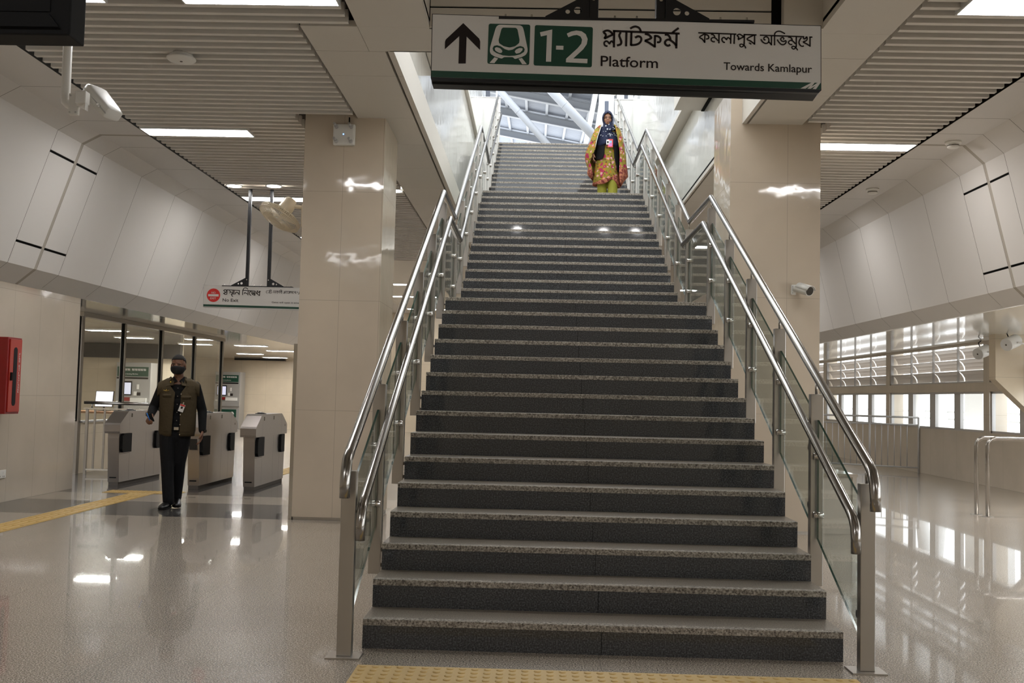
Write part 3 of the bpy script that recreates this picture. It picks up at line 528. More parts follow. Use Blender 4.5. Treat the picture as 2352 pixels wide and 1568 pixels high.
# corbel on the right wall carrying a loudspeaker
mb = MB(); mb.prism([(6.775, 2.47), (6.775, 1.765), (7.35, 1.22), (7.35, 2.47)], 'y', 10.4, 10.62)
struct('trim_3', mb, 'cream_far')

# ---------------------------------------------------------------- staircase
st = thing('staircase', 'wide granite staircase with charcoal risers rising through the ceiling opening', 'staircase', (0, 0, 0))
for f in range(3):
    yb, zb = Y0F[f], Z0F[f]
    for k in range(15):
        y, z = yb+k*TR, zb+k*RI
        last = k == 14
        depth = TR if not last else (Y0F[f+1]-y if f < 2 else .3)
        m = MB(); m.box(-SW, SW, y, y+.02, z, z+RI-.032); m.box(-.0015, .0015, y-.0006, y+.01, z+.002, z+RI-.034, 1); obj('riser', m, ['riser', 'groove'], st)
        m = MB()
        yy = y-.002
        v = [m.v(p) for p in ((-SW, yy, z+RI-.032), (SW, yy, z+RI-.032), (SW, yy, z+RI-.003), (-SW, yy, z+RI-.003), (-SW, yy+.003, z+RI), (SW, yy+.003, z+RI), (SW, yy+.05, z+RI), (-SW, yy+.05, z+RI), (SW, y+depth, z+RI), (-SW, y+depth, z+RI), (-SW, y+depth, z+RI-.032), (SW, y+depth, z+RI-.032))]
        for q, mi in (((0, 1, 2, 3), 1), ((3, 2, 5, 4), 1), ((4, 5, 6, 7), 1), ((7, 6, 8, 9), 0), ((9, 8, 11, 10), 0), ((10, 11, 1, 0), 0), ((1, 11, 8, 6, 5, 2), 0), ((0, 3, 4, 7, 9, 10), 0)): m.f([v[i] for i in q], mi)
        obj('landing_slab' if (last and f < 2) else 'tread', m, ['tread', 'flamed'], st)
# stair body: solid lower flight, sloping slabs above
m = MB()
pr = [(0.02, 0)]
for k in range(15): pr += [(k*TR+.02, k*RI+RI-.032), ((k+1)*TR+.02, k*RI+RI-.032)]
pr += [(5.855, 2.218), (5.855, 1.95), (4.6, 1.95), (.7, 0)]
m.prism(pr, 'x', -SW+.004, SW-.004)
for f in (1, 2):
    yb, zb = Y0F[f], Z0F[f]; pr = [(yb+.02, zb-.032)]
    for k in range(15): pr += [(yb+k*TR+.02, zb+k*RI+RI-.032), (yb+(k+1)*TR+.02, zb+k*RI+RI-.032)]
    ye, ze = (Y0F[2]+.02, Z0F[2]-.032) if f == 1 else (yb+15*TR, zb+15*RI-.032)
    pr += [(ye, ze), (ye, ze-.27), (yb+14*TR+.4, zb+15*RI-.3), (yb+.25, zb-.3)]
    if f == 1: pr += [(yb, zb-.3)]
    m.prism(pr, 'x', -SW+.004, SW-.004)
obj('stair_slab', m, 'stone_side', st)

# ---------------------------------------------------------------- stair railings
def pitch(y):
    """height of the nosing line, level across landings"""
    lv1, lv2 = 2.335, 4.585
    z1 = .15+.5*y
    z2 = 2.40+.5*(y-Y0F[1]); z3 = 4.65+.5*(y-Y0F[2])
    if y <= 4.37: return z1
    if y < 5.705: return lv1
    if y < 10.205: return z2
    if y < 11.479: return lv2
    return min(z3, 6.81)
KN = [4.37, 5.705, 10.205, 11.479]
def rail_path(x, h, ye):
    ys = [-.17]+KN+[ye]
    return [(x, y, pitch(y)+h) for y in ys]
def railing(side):
    sx = -1 if side == 'left' else 1
    xp, xi = 1.297*sx, 1.225*sx
    lab = 'stainless stair railing with green glass panels along the %s edge of the stairs' % side
    t = thing('stair_railing', lab, 'railing', (xp, -.17, 0), 0, None)
    up = rail_path(xp, .955, 15.9); a = up[0]
    bend = [(xp, -.30, .80), (xp, -.30, .87), (xp, -.288, .925), (xp, -.255, .985), (xp, -.2, 1.02)]
    m = MB(); m.tube(bend+up[1:], .0265, 14); obj('handrail', m, 'steel', t)
    lo = rail_path(xi, .70, 16.3)
    bend = [(xi, -.235, .585), (xi, -.235, .66), (xi, -.222, .71), (xi, -.19, .752), (xi, -.14, .785)]
    m = MB(); m.tube(bend+lo[1:], .0245, 14); obj('inner_handrail', m, 'steel', t)
    posts = [-.17+.9*k for k in range(6)]+[5.72+.9*k for k in range(6)]+[11.49+.9*k for k in range(5)]+[15.75]
    for i, y in enumerate(posts):
        zt = pitch(y)+.86
        first = i == 0
        zb = 0.008 if first else pitch(y)-.26
        m = MB()
        m.box(xp-.0375, xp+.0375, y-.027, y+.027, zb, zt, bev=.004)
        p = obj('post', m, 'steel_dark', t)
        m = MB(); m.cyl((xp, y, zt-.01), (xp, y, zt+.08), .008, n=10); obj('rail_rod', m, 'steel', p)
        m = MB(); zz = pitch(y)+.70
        m.tube([(xp-.03*sx, y, zz-.045), (xp-.055*sx, y, zz-.045), (xi+.004*sx, y, zz-.04), (xi, y, zz-.015)], .008, 8); obj('rail_bracket', m, 'steel', p)
        if first:
            m = MB(); m.box(xp-.085, xp+.085, y-.07, y+.07, 0, .008); obj('base_plate', m, 'steel_dark', p)
        else:
            m = MB()
            for dz in (.05, .14): m.cyl((xp-.036*sx, y, zb+dz), (xp-.056*sx, y, zb+dz), .012, n=10)
            obj('fixing_bolt', m, 'steel', p)
        for dy, q in ((-.05, 0), (.05, 1)):
            if (first and q == 0): continue
            for hz in (.18, .52):
                m = MB(); z = pitch(y+dy)+hz
                m.cyl((xp-.03*sx, y+dy, z), (xp+.03*sx, y+dy, z), .02, n=14); obj('glass_clamp', m, 'chrome', t)
    for y0, y1 in zip(posts, posts[1:]):
        a, b = y0+.045, y1-.045
        cut = [a]+[k for k in KN if a < k < b]+[b]
        m = MB()
        for c, d in zip(cut, cut[1:]):
            A = (c, pitch(c)+.04), (d, pitch(d)+.04), (d, pitch(d)+.73), (c, pitch(c)+.73)
            for xx in (xp-.006, xp+.006): m.quad(*[(xx, p[0], p[1]) for p in A], mi=0)
            m.quad((xp-.006, A[3][0], A[3][1]), (xp+.006, A[3][0], A[3][1]), (xp+.006, A[2][0], A[2][1]), (xp-.006, A[2][0], A[2][1]), mi=1)
            m.quad((xp-.006, A[0][0], A[0][1]), (xp+.006, A[0][0], A[0][1]), (xp+.006, A[1][0], A[1][1]), (xp-.006, A[1][0], A[1][1]), mi=1)
        for e in (cut[0], cut[-1]):
            m.quad((xp-.006, e, pitch(e)+.04), (xp+.006, e, pitch(e)+.04), (xp+.006, e, pitch(e)+.73), (xp-.006, e, pitch(e)+.73), mi=1)
        obj('glass_panel', m, ['glass_green', 'glass_edge'], t, recalc=False)
railing('left'); railing('right')

# ---------------------------------------------------------------- tactile paving
def tactile(name, label, x0, x1, y0, y1, domes, bars=None):
    m = MB(); m.box(x0, x1, y0, y1, .0005, .004)
    if domes:
        nx, ny = round((x1-x0)/.06), round((y1-y0)/.06)
        for i in range(nx):
            for j in range(ny):
                c = (x0+(i+.5)*(x1-x0)/nx, y0+(j+.5)*(y1-y0)/ny)
                m.lathe([(.019, .003), (.016, .0075), (.009, .009)], (c[0], c[1], 0), 'z', 8)
    else:
        nx = 4; w = x1-x0; L = .27; n = int((y1-y0)/.3)
        if bars == 'y':
            for i in range(nx):
                for j in range(n):
                    cx = x0+(i+.5)*w/nx; m.box(cx-.018, cx+.018, y0+j*.3+.015, y0+j*.3+.285, .004, .008)
    return tag(obj(name, m, 'yellow'), label, 'tactile paving')
tactile('tactile_paving', 'yellow dotted tactile strip on the floor before the bottom step', -1.2, 1.2, -.64, -.33, True)
tactile('tactile_paving', 'yellow ribbed guide path running along the floor beside the left wall', -5.42, -5.12, -4.0, 7.28, False, 'y')
tactile('tactile_paving', 'yellow dotted tactile bar across the floor in front of the ticket gates', -5.78, -4.82, 7.28, 7.58, True)
tactile('tactile_paving', 'short yellow guide path on the floor beyond the ticket gates', -4.62, -4.32, 9.9, 16.0, False, 'y')
# ---------------------------------------------------------------- ceiling lights
def ceiling_light(label, x0, x1, yc, z=ZC, room=False, d=.28):
    t = thing('ceiling_light', label, 'light', ((x0+x1)/2, yc, z-.012), 0, 'recessed panel lights in the ceiling')
    y0, y1 = yc-d/2, yc+d/2
    m = MB(); e = .012
    for a in ((x0-e, x1+e, y0-e, y0), (x0-e, x1+e, y1, y1+e), (x0-e, x0, y0, y1), (x1, x1+e, y0, y1)): m.box(*a, z-.018, z+.06)
    obj('frame', m, 'white_metal', t)
    m = MB(); m.quad((x0, y0, z-.012), (x1, y0, z-.012), (x1, y1, z-.012), (x0, y1, z-.012)); m.quad((x0, y0, z+.05), (x1, y0, z+.05), (x1, y1, z+.05), (x0, y1, z+.05), mi=1)
    obj('diffuser', m, ['lamp_room' if room else 'lamp', 'white_metal'], t)
    return t
C_ = ceiling_light
C_('bright panel light in the left slat ceiling, cut by the top edge of the photo', -3.05, -1.90, 1.9)
C_('small glimpse of a panel light beside the black monitor at the top left', -4.83, -3.66, 1.9)
C_('long panel light in the left slat ceiling next to the folded wall', -4.82, -3.63, 5.77)
C_('panel light in the left slat ceiling behind the black sign poles', -4.80, -3.60, 9.55)
C_('farthest panel light glimpsed in the left slat ceiling by the wall fan', -4.80, -3.60, 13.3)
C_('bright panel light at the top right corner in the right slat ceiling', 2.68, 3.80, 1.9)
C_('long panel light in the right slat ceiling against the right column', 2.60, 3.79, 5.90)
C_('tiny far panel light peeking past the right column under the right slats', 2.60, 3.79, 9.7)
C_('panel light of the right slat ceiling hidden far behind the right column', 2.60, 3.79, 13.4)
for i, (y, s) in enumerate(((-5.6, 'well behind'),)):  # unseen panel row, assumed and added to light the hall
    C_('unseen added panel light in the left slat ceiling %s the viewpoint, beside the folded wall' % s, -4.83, -3.64, y)
    C_('unseen added panel light in the left slat ceiling %s the viewpoint, beside the coffer' % s, -3.05, -1.95, y)
    C_('unseen added panel light in the right slat ceiling %s the viewpoint' % s, 2.66, 3.80, y)
for i, (x, y, s) in enumerate(((-4.4, 20.8, 'nearest'), (-4.3, 24.0, 'middle'), (-4.2, 28.2, 'farthest'))):
    C_('%s of the thin ceiling lights seen between the left column and the stairs' % s, x-.5, x+1.0, y)
for i, (x, y, s) in enumerate(((3.2, 20.8, 'nearest'), (3.2, 25.2, 'farthest'))):
    C_('%s panel light of the back hall on the right behind the stairs' % s, x-.6, x+.6, y)
# office / paid area lights under the low ceiling
for (x, y, s) in ((-8.95, 14.5, 'first office ceiling light behind the leftmost glass pane'), (-9.45, 17.1, 'office ceiling light behind the second glass pane'), (-10.4, 14.5, 'office ceiling light at the far left edge of the glass'), (-7.9, 17.2, 'office ceiling light behind the fourth glass pane'), (-8.9, 19.6, 'office ceiling light above the guard head behind the third pane'), (-7.55, 19.8, 'largest low ceiling light right of the glass partition'), (-7.5, 22.6, 'low ceiling light nearest the left column beyond the gates'), (-9.15, 25.3, 'second row low ceiling light right of the glass partition'), (-9.1, 28.1, 'last row low ceiling light beyond the ticket gates'), (-6.9, 25.4, 'low ceiling light almost hidden by the left column edge')):
    C_(s, x-.38, x+.38, y, 2.47, True, .34)
for y, s_ in ((7.0, 'nearest the windows bay'), (2.5, 'beside the viewpoint'), (-2.5, 'behind the viewpoint')):  # out-of-view lamps added to brighten the window corridor
    C_('unseen added low ceiling light of the right window corridor, %s' % s_, 5.75, 6.75, y, 2.47, True, .34)
def downlight(label, x, y, z=ZC, down=True):
    t = thing('downlight', label, 'light', (x, y, z), 0, 'round recessed downlights')
    m = MB(); m.lathe([(.118, -.006), (.118, .01), (.10, .01), (.10, -.006)], (x, y, z), 'z', 28, caps=False); obj('trim_ring', m, 'white_metal', t)
    m = MB(); m.lathe([(.10, -.004), (.002, -.004)], (x, y, z), 'z', 28); obj('diffuser', m, 'lamp_down', t)
downlight('round downlight above the left black sign pole', -4.70, 8.70)
downlight('round downlight above the right black sign pole', -4.12, 8.66)
downlight('round downlight peeking out behind the right edge of the left column', -2.42, 8.83)
for x, s in ((-.77, 'left'), (.90, 'right'), (1.52, 'far right')):  # hidden lamps, assumed here to give the reflections on the upper risers
    t = thing('assumed_wall_lamp', 'unseen assumed round wall lamp facing the stairs high above the lower flight, %s one' % s, 'light', (x, 3.08, 4.53))
    m = MB(); m.lathe([(.09, 0), (.09, .03), (.075, .035)], (x, 3.07, 4.53), 'y', 24); obj('lamp_body', m, 'white_metal', t)
    m = MB(); m.lathe([(.072, .037), (.002, .037)], (x, 3.07, 4.53), 'y', 24); obj('diffuser', m, 'lamp_down', t)

# ---------------------------------------------------------------- small ceiling devices
t = thing('ceiling_speaker', 'flat round speaker disc hanging under the left slat ceiling', 'speaker', (-3.51, 3.24, ZC-.02))
m = MB(); m.lathe([(.10, .03), (.10, -.005)], (-3.51, 3.24, ZC-.02), 'z', 24); obj('neck', m, 'white', t)
m = MB(); m.lathe([(.02, -.034), (.11, -.028), (.124, -.016), (.124, -.006), (.10, -.004)], (-3.51, 3.24, ZC-.02), 'z', 32); m.lathe([(.012, -.037), (.012, -.033)], (-3.51, 3.24, ZC-.02), 'z', 12, mi=1); obj('grille', m, ['white', 'plenum'], t)
for x, y, s in ((4.155, 5.66, 'nearer'), (4.11, 8.13, 'farther')):
    t = thing('smoke_detector', '%s of the two round smoke detectors on the right ceiling strip' % s, 'smoke detector', (x, y, ZC), 0, 'smoke detectors on the right ceiling strip')
    m = MB(); m.lathe([(.085, 0), (.085, -.022), (.075, -.028)], (x, y, ZC), 'z', 24); obj('base', m, 'white', t)
    m = MB(); m.lathe([(.062, -.026), (.062, -.06), (.048, -.07), (.004, -.072)], (x, y, ZC), 'z', 24); m.lathe([(.063, -.04), (.063, -.05)], (x, y, ZC), 'z', 24, mi=1, caps=False); obj('sensor_head', m, ['white', 'plenum'], t)

# wifi access point on the left column
t = thing('access_point', 'white square wireless access point with four stub antennas on the left column', 'access point', (-2.43, 5.118, 4.03))
m = MB(); m.box(-2.547, -2.317, 5.06, 5.1205, 3.917, 4.142, bev=.018); obj('housing', m, 'white', t)
for dx, dz in ((-.078, .078), (.078, .078), (-.078, -.076), (.078, -.076)):
    m = MB(); m.cyl((-2.432+dx, 5.063, 4.03+dz), (-2.432+dx, 5.035, 4.03+dz), .021, n=16); m.cyl((-2.432+dx-.004, 5.05, 4.035+dz), (-2.438+dx-.008, 4.995, 4.05+dz), .0135, n=14); obj('antenna', m, 'alu', t)
m = MB(); m.cyl((-2.436, 5.06, 4.03), (-2.436, 5.0575, 4.03), .006, n=12); obj('status_led', m, 'led', t)
m = MB(); m.tube([(-2.385, 5.10, 4.14), (-2.385, 5.10, 4.22)], .007, 8); obj('cable', m, 'black', t)

# bullet camera on the right column
t = thing('security_camera', 'small white bullet camera with dark lens mounted on the right column', 'camera', (2.29, 5.09, 2.49))
m = MB(); m.box(2.253, 2.30, 5.055, 5.09, 2.435, 2.54, bev=.006)
for z in (2.455, 2.52): m.cyl((2.265, 5.055, z), (2.265, 5.05, z), .006, n=8, mi=1)
obj('mount_plate', m, ['white', 'alu'], t)
m = MB(); m.tube([(2.29, 5.06, 2.495), (2.315, 5.02, 2.495), (2.33, 4.99, 2.49)], .036, 18); m.ball((2.33, 4.99, 2.49), .045, .045, .045); obj('joint_arm', m, 'white', t)
m = MB()
d = Vector((.42, -.85, -.28)).normalized(); a = Vector((2.315, 5.0, 2.50)); b = a+d*.16
m.tube([a-d*.01, a, b, b+d*.004], .045, 24, radii=[.036, .052, .052, .051])
n = Vector((0, 0, 1))
obj('camera_body', m, 'white', t)
m = MB(); m.tube([b+d*.003, b+d*.008], .044, 24); obj('lens', m, 'dark_glass', t)
m = MB()
q = [];
up = (Vector((0, 0, 1))-d*d.z).normalized(); sd = d.cross(up)
for u in (0, .185):
    q.append([a+d*u+(up*math.cos(w)+sd*math.sin(w))*.058 for w in [math.radians(x) for x in range(-80, 81, 20)]])
A, B = [[m.v(p) for p in r] for r in q]
for i in range(len(A)-1): m.f([A[i], A[i+1], B[i+1], B[i]], smooth=True)
o = obj('sun_shield', m, 'white', t); sd_ = o.modifiers.new('thick', 'SOLIDIFY'); sd_.thickness = .004

# large camera housing on a bent pole at the left
t = thing('security_camera', 'large white camera housing on a bent hanging pole at the upper left', 'camera', (-3.27, .7, 3.05))
m = MB(); m.tube([(-3.275, .7, ZC+.157), (-3.272, .7, 3.09), (-3.268, .7, 3.05), (-3.25, .695, 3.033), (-3.21, .685, 3.015), (-3.19, .68, 3.005)], .027, 18); obj('pole', m, 'white', t)
m = MB(); m.box(-3.222, -3.163, .635, .665, 2.952, 3.085, bev=.008)
for dx in (-.018, .018):
    for z in (2.967, 3.07): m.cyl((-3.192+dx, .636, z), (-3.192+dx, .63, z), .006, n=8, mi=1)
obj('wall_plate', m, ['white', 'alu'], t)
m = MB()
A = [(-3.165, .62, 3.055), (-3.165, .66, 3.055), (-3.165, .66, 3.005), (-3.165, .62, 3.005)]; B = [(-3.055, .50, 2.985), (-3.055, .54, 2.985), (-3.055, .54, 2.945), (-3.055, .50, 2.945)]
m.loft([A, B], smooth=False); m.cyl((-3.15, .60, 3.03), (-3.15, .665, 3.03), .014, n=14)
text_on(m, 'infinova', (-3.132, .578, 2.998), (.06, -.066, -.035), (0, 0, 1), width=.35, height=.0085, mi=1)
obj('arm', m, ['white', 'red'], t)
m = MB(); m.box(-3.12, -3.055, .50, .56, 2.985, 3.06, bev=.006); obj('pivot_block', m, 'white', t)
# tapered housing: axis runs to the right, toward the viewer and down
ax = Vector((.66, -.30, -.68)).normalized(); sd = Vector((0, 0, 1)).cross(ax).normalized(); upv = ax.cross(sd)
c0 = Vector((-3.115, .72, 3.125)); rings = []
for u, w, h in ((-.006, .05, .026), (.0, .066, .038), (.03, .072, .046), (.20, .066, .040), (.245, .060, .034), (.25, .055, .028)):
    c = c0+ax*u; ring = []
    for j in range(24):
        an = 2*PI*j/24; ca, sa = math.cos(an), math.sin(an)
        ring.append(c+sd*w*math.copysign(abs(ca)**.36, ca)+upv*h*math.copysign(abs(sa)**.36, sa))
    rings.append(ring)
m = MB(); m.loft(rings); hs = obj('housing', m, 'white', t)
m = MB()
for u in (.055, .075, .17, .19):
    c = c0+ax*u+sd*(-.064); m.box(c.x-.008, c.x+.008, c.y-.008, c.y+.008, c.z-.006, c.z+.006)
obj('latch', m, 'chrome', hs)
m = MB(); p = [c0+ax*u+sd*(-.066)+upv*.002 for u in (.0, .26)]; m.tube(p, .004, 8); obj('seam', m, 'alu', hs)

# black hanging monitor, top left
t = thing('hanging_monitor', 'black hanging monitor housing cropped at the top left corner', 'monitor', (-2.6, -1.7, 2.6))
m = MB(); m.box(-3.1, -2.086, -1.72, -1.60, 2.585, 3.1, bev=.006); obj('housing', m, 'black', t)
m = MB(); m.prism([(-3.08, 2.66), (-2.16, 2.66), (-2.12, 2.61), (-3.08, 2.61)], 'y', -1.735, -1.72); m.box(-3.08, -2.16, -1.724, -1.718, 2.67, 3.08); obj('screen_panel', m, 'black', t)
m = MB(); m.cyl((-2.6, -1.66, 3.1), (-2.6, -1.66, ZC+.1), .025, n=14); obj('hanger_pole', m, 'black_metal', t)

# ---------------------------------------------------------------- hanging signs
SG = json.loads(SIGN_DATA)
YS = -.75
t = thing('wayfinding_sign', 'long white hanging sign to platform 1-2 with arrow and train symbol', 'sign', (0, YS, 2.74))
F = SG['face']
m = MB()
def off(pts, e): return pts
fx = [Vector((p[0], p[1])) for p in F]
m.prism([tuple(p) for p in fx], 'y', YS, YS+.012); obj('face_panel', m, 'signface', t)
m = MB()
e = .0035
fr = [fx[0]+Vector((-e, e)), fx[1]+Vector((e, e)), fx[2]+Vector((e, -e)), fx[3]+Vector((-e, -e))]
m.prism([tuple(p) for p in fr], 'y', YS+.002, YS+.10)
bl, br = fx[3], fx[2]
m.prism([(YS-.002, -.0), (YS+.10, -.0), (YS+.085, -.022), (YS+.012, -.016)], 'x', 0, 1) if False else None
for (y0, y1, d0, d1) in ((YS-.001, YS+.03, 0, .012), (YS+.028, YS+.10, 0, .020)):
    a0, a1 = (bl.x-e, bl.y), (br.x+e-.0, br.y)
    vs = [m.v(p) for p in ((a0[0], y0, a0[1]-e), (a1[0], y0, a1[1]-e), (a1[0]-.012, y0, a1[1]-e-d0-.012), (a0[0]+.004, y0, a0[1]-e-d1), (a0[0], y1, a0[1]-e), (a1[0], y1, a1[1]-e), (a1[0]-.012, y1, a1[1]-e-d1), (a0[0]+.004, y1, a0[1]-e-d1))]
    for q in ((0, 1, 2, 3), (4, 5, 6, 7), (0, 1, 5, 4), (3, 2, 6, 7), (0, 3, 7, 4), (1, 2, 6, 5)): m.f([vs[i] for i in q])
obj('frame', m, 'black_metal', t)
def flat(name, polys, y, material, parent):
    m = MB()
    for p in polys: m.poly([(u, y, w) for u, w in p])
    return obj(name, m, material, parent, recalc=False)
def rounded(p, r):
    P = [Vector(q) for q in p]; out = []; n = len(P)
    for i in range(n):
        a, b, c = P[i-1], P[i], P[(i+1) % n]; d0 = (a-b).normalized()*r; d1 = (c-b).normalized()*r
        for k in range(5):
            s_ = k/4; out.append(tuple((b+d0)*(1-s_)**2+2*b*s_*(1-s_)+(b+d1)*s_**2))
    return out
flat('green_stripe', [SG['green']], YS-.001, 'green', t)
flat('logo_mark', [SG['logo']], YS-.002, 'signface', t)
flat('arrow_symbol', [SG['arrow']], YS-.001, 'ink', t)
g = flat('train_symbol', [rounded(SG['sq1'], .010)], YS-.001, 'green', t)
flat('train_outline', [rounded(SG['body'], .006)]+SG['rails'], YS-.002, 'signface', g)
flat('train_window', [rounded(SG['win'], .004), SG['band']], YS-.003, 'green', g)
for p in SG['eyes']: flat('train_headlight', [rounded(p, .004)], YS-.004, 'signface', g)
g = flat('number_panel', [rounded(SG['sq2'], .010)], YS-.001, 'green', t)
flat('number_lettering', SG['digits'], YS-.002, 'signface', g)
m = MB()
for w, pts in SG['bengali']: stroke(m, pts, w, lambda p: (p.x, YS-.0015, p.y))
obj('bengali_lettering', m, 'ink', t, recalc=False)
def txt3(mb, s, d, y):
    o, e_, h = d; u = Vector((e_[0]-o[0], 0, e_[1]-o[1])); L = u.length
    text_on(mb, s, (o[0], y, o[1]), u.normalized(), (0, 0, 1), width=L, height=(h[1]-o[1]))
for s_, k_ in (('Platform', 'txt1'), ('Towards Kamlapur', 'txt2')):
    m = MB(); txt3(m, s_, SG[k_], YS-.0015); obj('english_lettering', m, 'ink', t, recalc=False)
def hanger(t, xs, zt, xr, y, ztop, z0):
    m = MB(); m.box(xr[0], xr[1], y-.005, y+.06, zt, zt+.011); obj('top_plate', m, 'black_metal', t)
    for i, x in enumerate(xs):
        s_ = -1 if i == 0 else 1
        m = MB(); m.box(x-.023, x+.023, y+.005, y+.05, zt+.011, ztop, bev=.006); obj('hanger_pole', m, 'black_metal', t)
        m = MB(); a = x+.02*s_; L = .20; H = .115
        # triangular gusset with two holes
        tri = [(a, zt+.011), (a+s_*L, zt+.011), (a+s_*L, zt+.016), (a, zt+.011+H)]
        hole = []
        bmx = bmesh.new()
        ov = [bmx.verts.new((u, 0, w)) for u, w in tri]
        edges = [bmx.edges.new((ov[k], ov[(k+1) % 4])) for k in range(4)]
        for hx, hz, hr in ((.052, .035, .0175), (.098, .028, .0105)):
            hv = [bmx.verts.new((a+s_*hx+hr*math.cos(2*PI*k/16), 0, zt+.011+hz+hr*math.sin(2*PI*k/16))) for k in range(16)]
            edges += [bmx.edges.new((hv[k], hv[(k+1) % 16])) for k in range(16)]
        bmesh.ops.triangle_fill(bmx, edges=edges, use_beauty=True, use_dissolve=False)
        r = bmesh.ops.extrude_face_region(bmx, geom=list(bmx.faces))
        for v in r['geom']:
            if isinstance(v, bmesh.types.BMVert): v.co.y += .006
        for v in bmx.verts: v.co.y += y-.002
        m.merge(bmx); obj('gusset', m, 'black_metal', t)
        m = MB(); m.lathe([(.009, -.008), (.009, 0)], (x, y+.005, zt+.10), 'y', 6); obj('bolt', m, 'chrome', t)
    m = MB()
    for bx in (xr[0]+.03, xr[0]+.15, (xr[0]+xr[1])/2-.05, (xr[0]+xr[1])/2+.05, xr[1]-.15, xr[1]-.03): m.cyl((bx, y+.02, zt+.01), (bx, y+.02, zt+.03), .0045, n=8); m.cyl((bx, y+.02, zt+.01), (bx, y+.02, zt+.018), .009, n=6)
    obj('stud', m, 'chrome', t)
hanger(t, (-.142, .166), 3.0425, (-.575, .59), YS, 5.6, 3.05)

Y2 = 8.9
t = thing('no_exit_sign', 'white hanging no exit sign with red disc between wall and left column', 'sign', (-4.4, Y2, 2.5))
F = [Vector(p) for p in SG['face2']]
F[1] = F[0]+(F[1]-F[0])*1.28; F[2] = F[3]+(F[2]-F[3])*1.28
m = MB(); m.prism([tuple(p) for p in F], 'y', Y2, Y2+.012); obj('face_panel', m, 'signface', t)
m = MB(); e = .004
m.prism([tuple(p) for p in (F[0]+Vector((-e, e)), F[1]+Vector((e, e)), F[2]+Vector((e, -e)), F[3]+Vector((-e, -e)))], 'y', Y2+.002, Y2+.09); obj('frame', m, 'alu', t)
g2 = SG['green2']; g2 = [g2[0], tuple(Vector(g2[0])+(Vector(g2[1])-Vector(g2[0]))*1.2), tuple(Vector(g2[3])+(Vector(g2[2])-Vector(g2[3]))*1.2), g2[3]]
flat('green_stripe', [g2], Y2-.001, 'green', t)
c, e_ = Vector(SG['circ2'][0]), Vector(SG['circ2'][1]); R = (e_-c).length
g = flat('no_exit_symbol', [[(c.x+R*math.cos(2*PI*k/40), c.y+R*math.sin(2*PI*k/40)) for k in range(40)]], Y2-.001, 'signred', t)
flat('white_bar', [SG['bar2']], Y2-.002, 'signface', g)
m = MB()
for s_ in SG['txt'][:2]: txt3(m, s_[0], s_[1:], Y2-.002)
obj('symbol_lettering', m, 'signface', g, recalc=False)
for s_ in SG['txt'][2:]:
    m = MB(); txt3(m, s_[0], s_[1:], Y2-.002); obj('english_lettering', m, 'ink', t, recalc=False)
wmax = max(w for w, p in SG['bengali2'])
for big in (True, False):
    m = MB()
    for w, pts in SG['bengali2']:
        if (w == wmax) == big: stroke(m, pts, w*.72, lambda p: (p.x, Y2-.002, p.y))
    obj('bengali_lettering', m, 'ink', t, recalc=False)
hanger(t, (-4.527, -4.214), 2.808, (-4.88, -3.86), Y2, 4.3, 2.8)

# ---------------------------------------------------------------- wall fan on the left column
t = thing('wall_fan', 'ivory wall fan tilted downward on the left side of the left column', 'fan', (-2.86, 5.5, 3.25))
m = MB(); m.box(-2.95, -2.857, 5.45, 5.57, 3.10, 3.36, bev=.02); m.tube([(-2.93, 5.5, 3.325), (-2.99, 5.48, 3.33), (-3.04, 5.46, 3.34)], .022, 14); m.ball((-3.05, 5.455, 3.335), .03, .03, .03); obj('bracket', m, 'offwhite', t)
ax = Vector((-.42, -.32, -.85)).normalized(); hc = Vector((-3.16, 5.42, 3.215))
up = Vector((0, 1, 0)); sd = ax.cross(up).normalized(); up = sd.cross(ax).normalized()
P = lambda r, an, h: hc+sd*(r*math.cos(an))+up*(r*math.sin(an))+ax*h
m = MB(); b0 = hc-ax*.035; m.tube([b0, b0-ax*.02, b0-ax*.16, b0-ax*.19], .07, 24, radii=[.065, .085, .078, .058]); obj('motor_housing', m, 'offwhite', t)
m = MB(); m.tube([hc-ax*.06+sd*.05, hc-ax*.04+Vector((.07, .02, .07))], .022, 10); obj('pivot', m, 'black', t)
m = MB(); RR = .235
for r, h in ((RR, 0), (RR, .04), (.17, .075), (.10, .085), (.05, .088), (.17, -.035), (.10, -.045)):
    m.tube([P(r, 2*PI*k/36, h) for k in range(36)], .0042 if r == RR else .003, 6, closed=True)
for k in range(72):
    an = 2*PI*k/72
    m.tube([P(.045, an, .088), P(.12, an, .083), P(.19, an, .066), P(RR, an, .035), P(RR, an, 0), P(.18, an, -.032), P(.07, an, -.045)], .0026, 4, caps=False)
m.tube([P(0, 0, .084), P(0, 0, .092)], .05, 24)
obj('guard_cage', m, 'offwhite', t)
for k in range(3):
    m = MB(); a0 = 2*PI*k/3+.4; prev = None
    for r in (.03, .08, .14, .2):
        w = .25+.75*(r/.2); row = [m.v(P(r, a0-.45*w, .015)), m.v(P(r, a0, .02)), m.v(P(r, a0+.45*w, .035))]
        if prev:
            for j in range(2): m.f([prev[j], prev[j+1], row[j+1], row[j]], smooth=True)
        prev = row
    obj('fan_blade', m, 'alu', t)

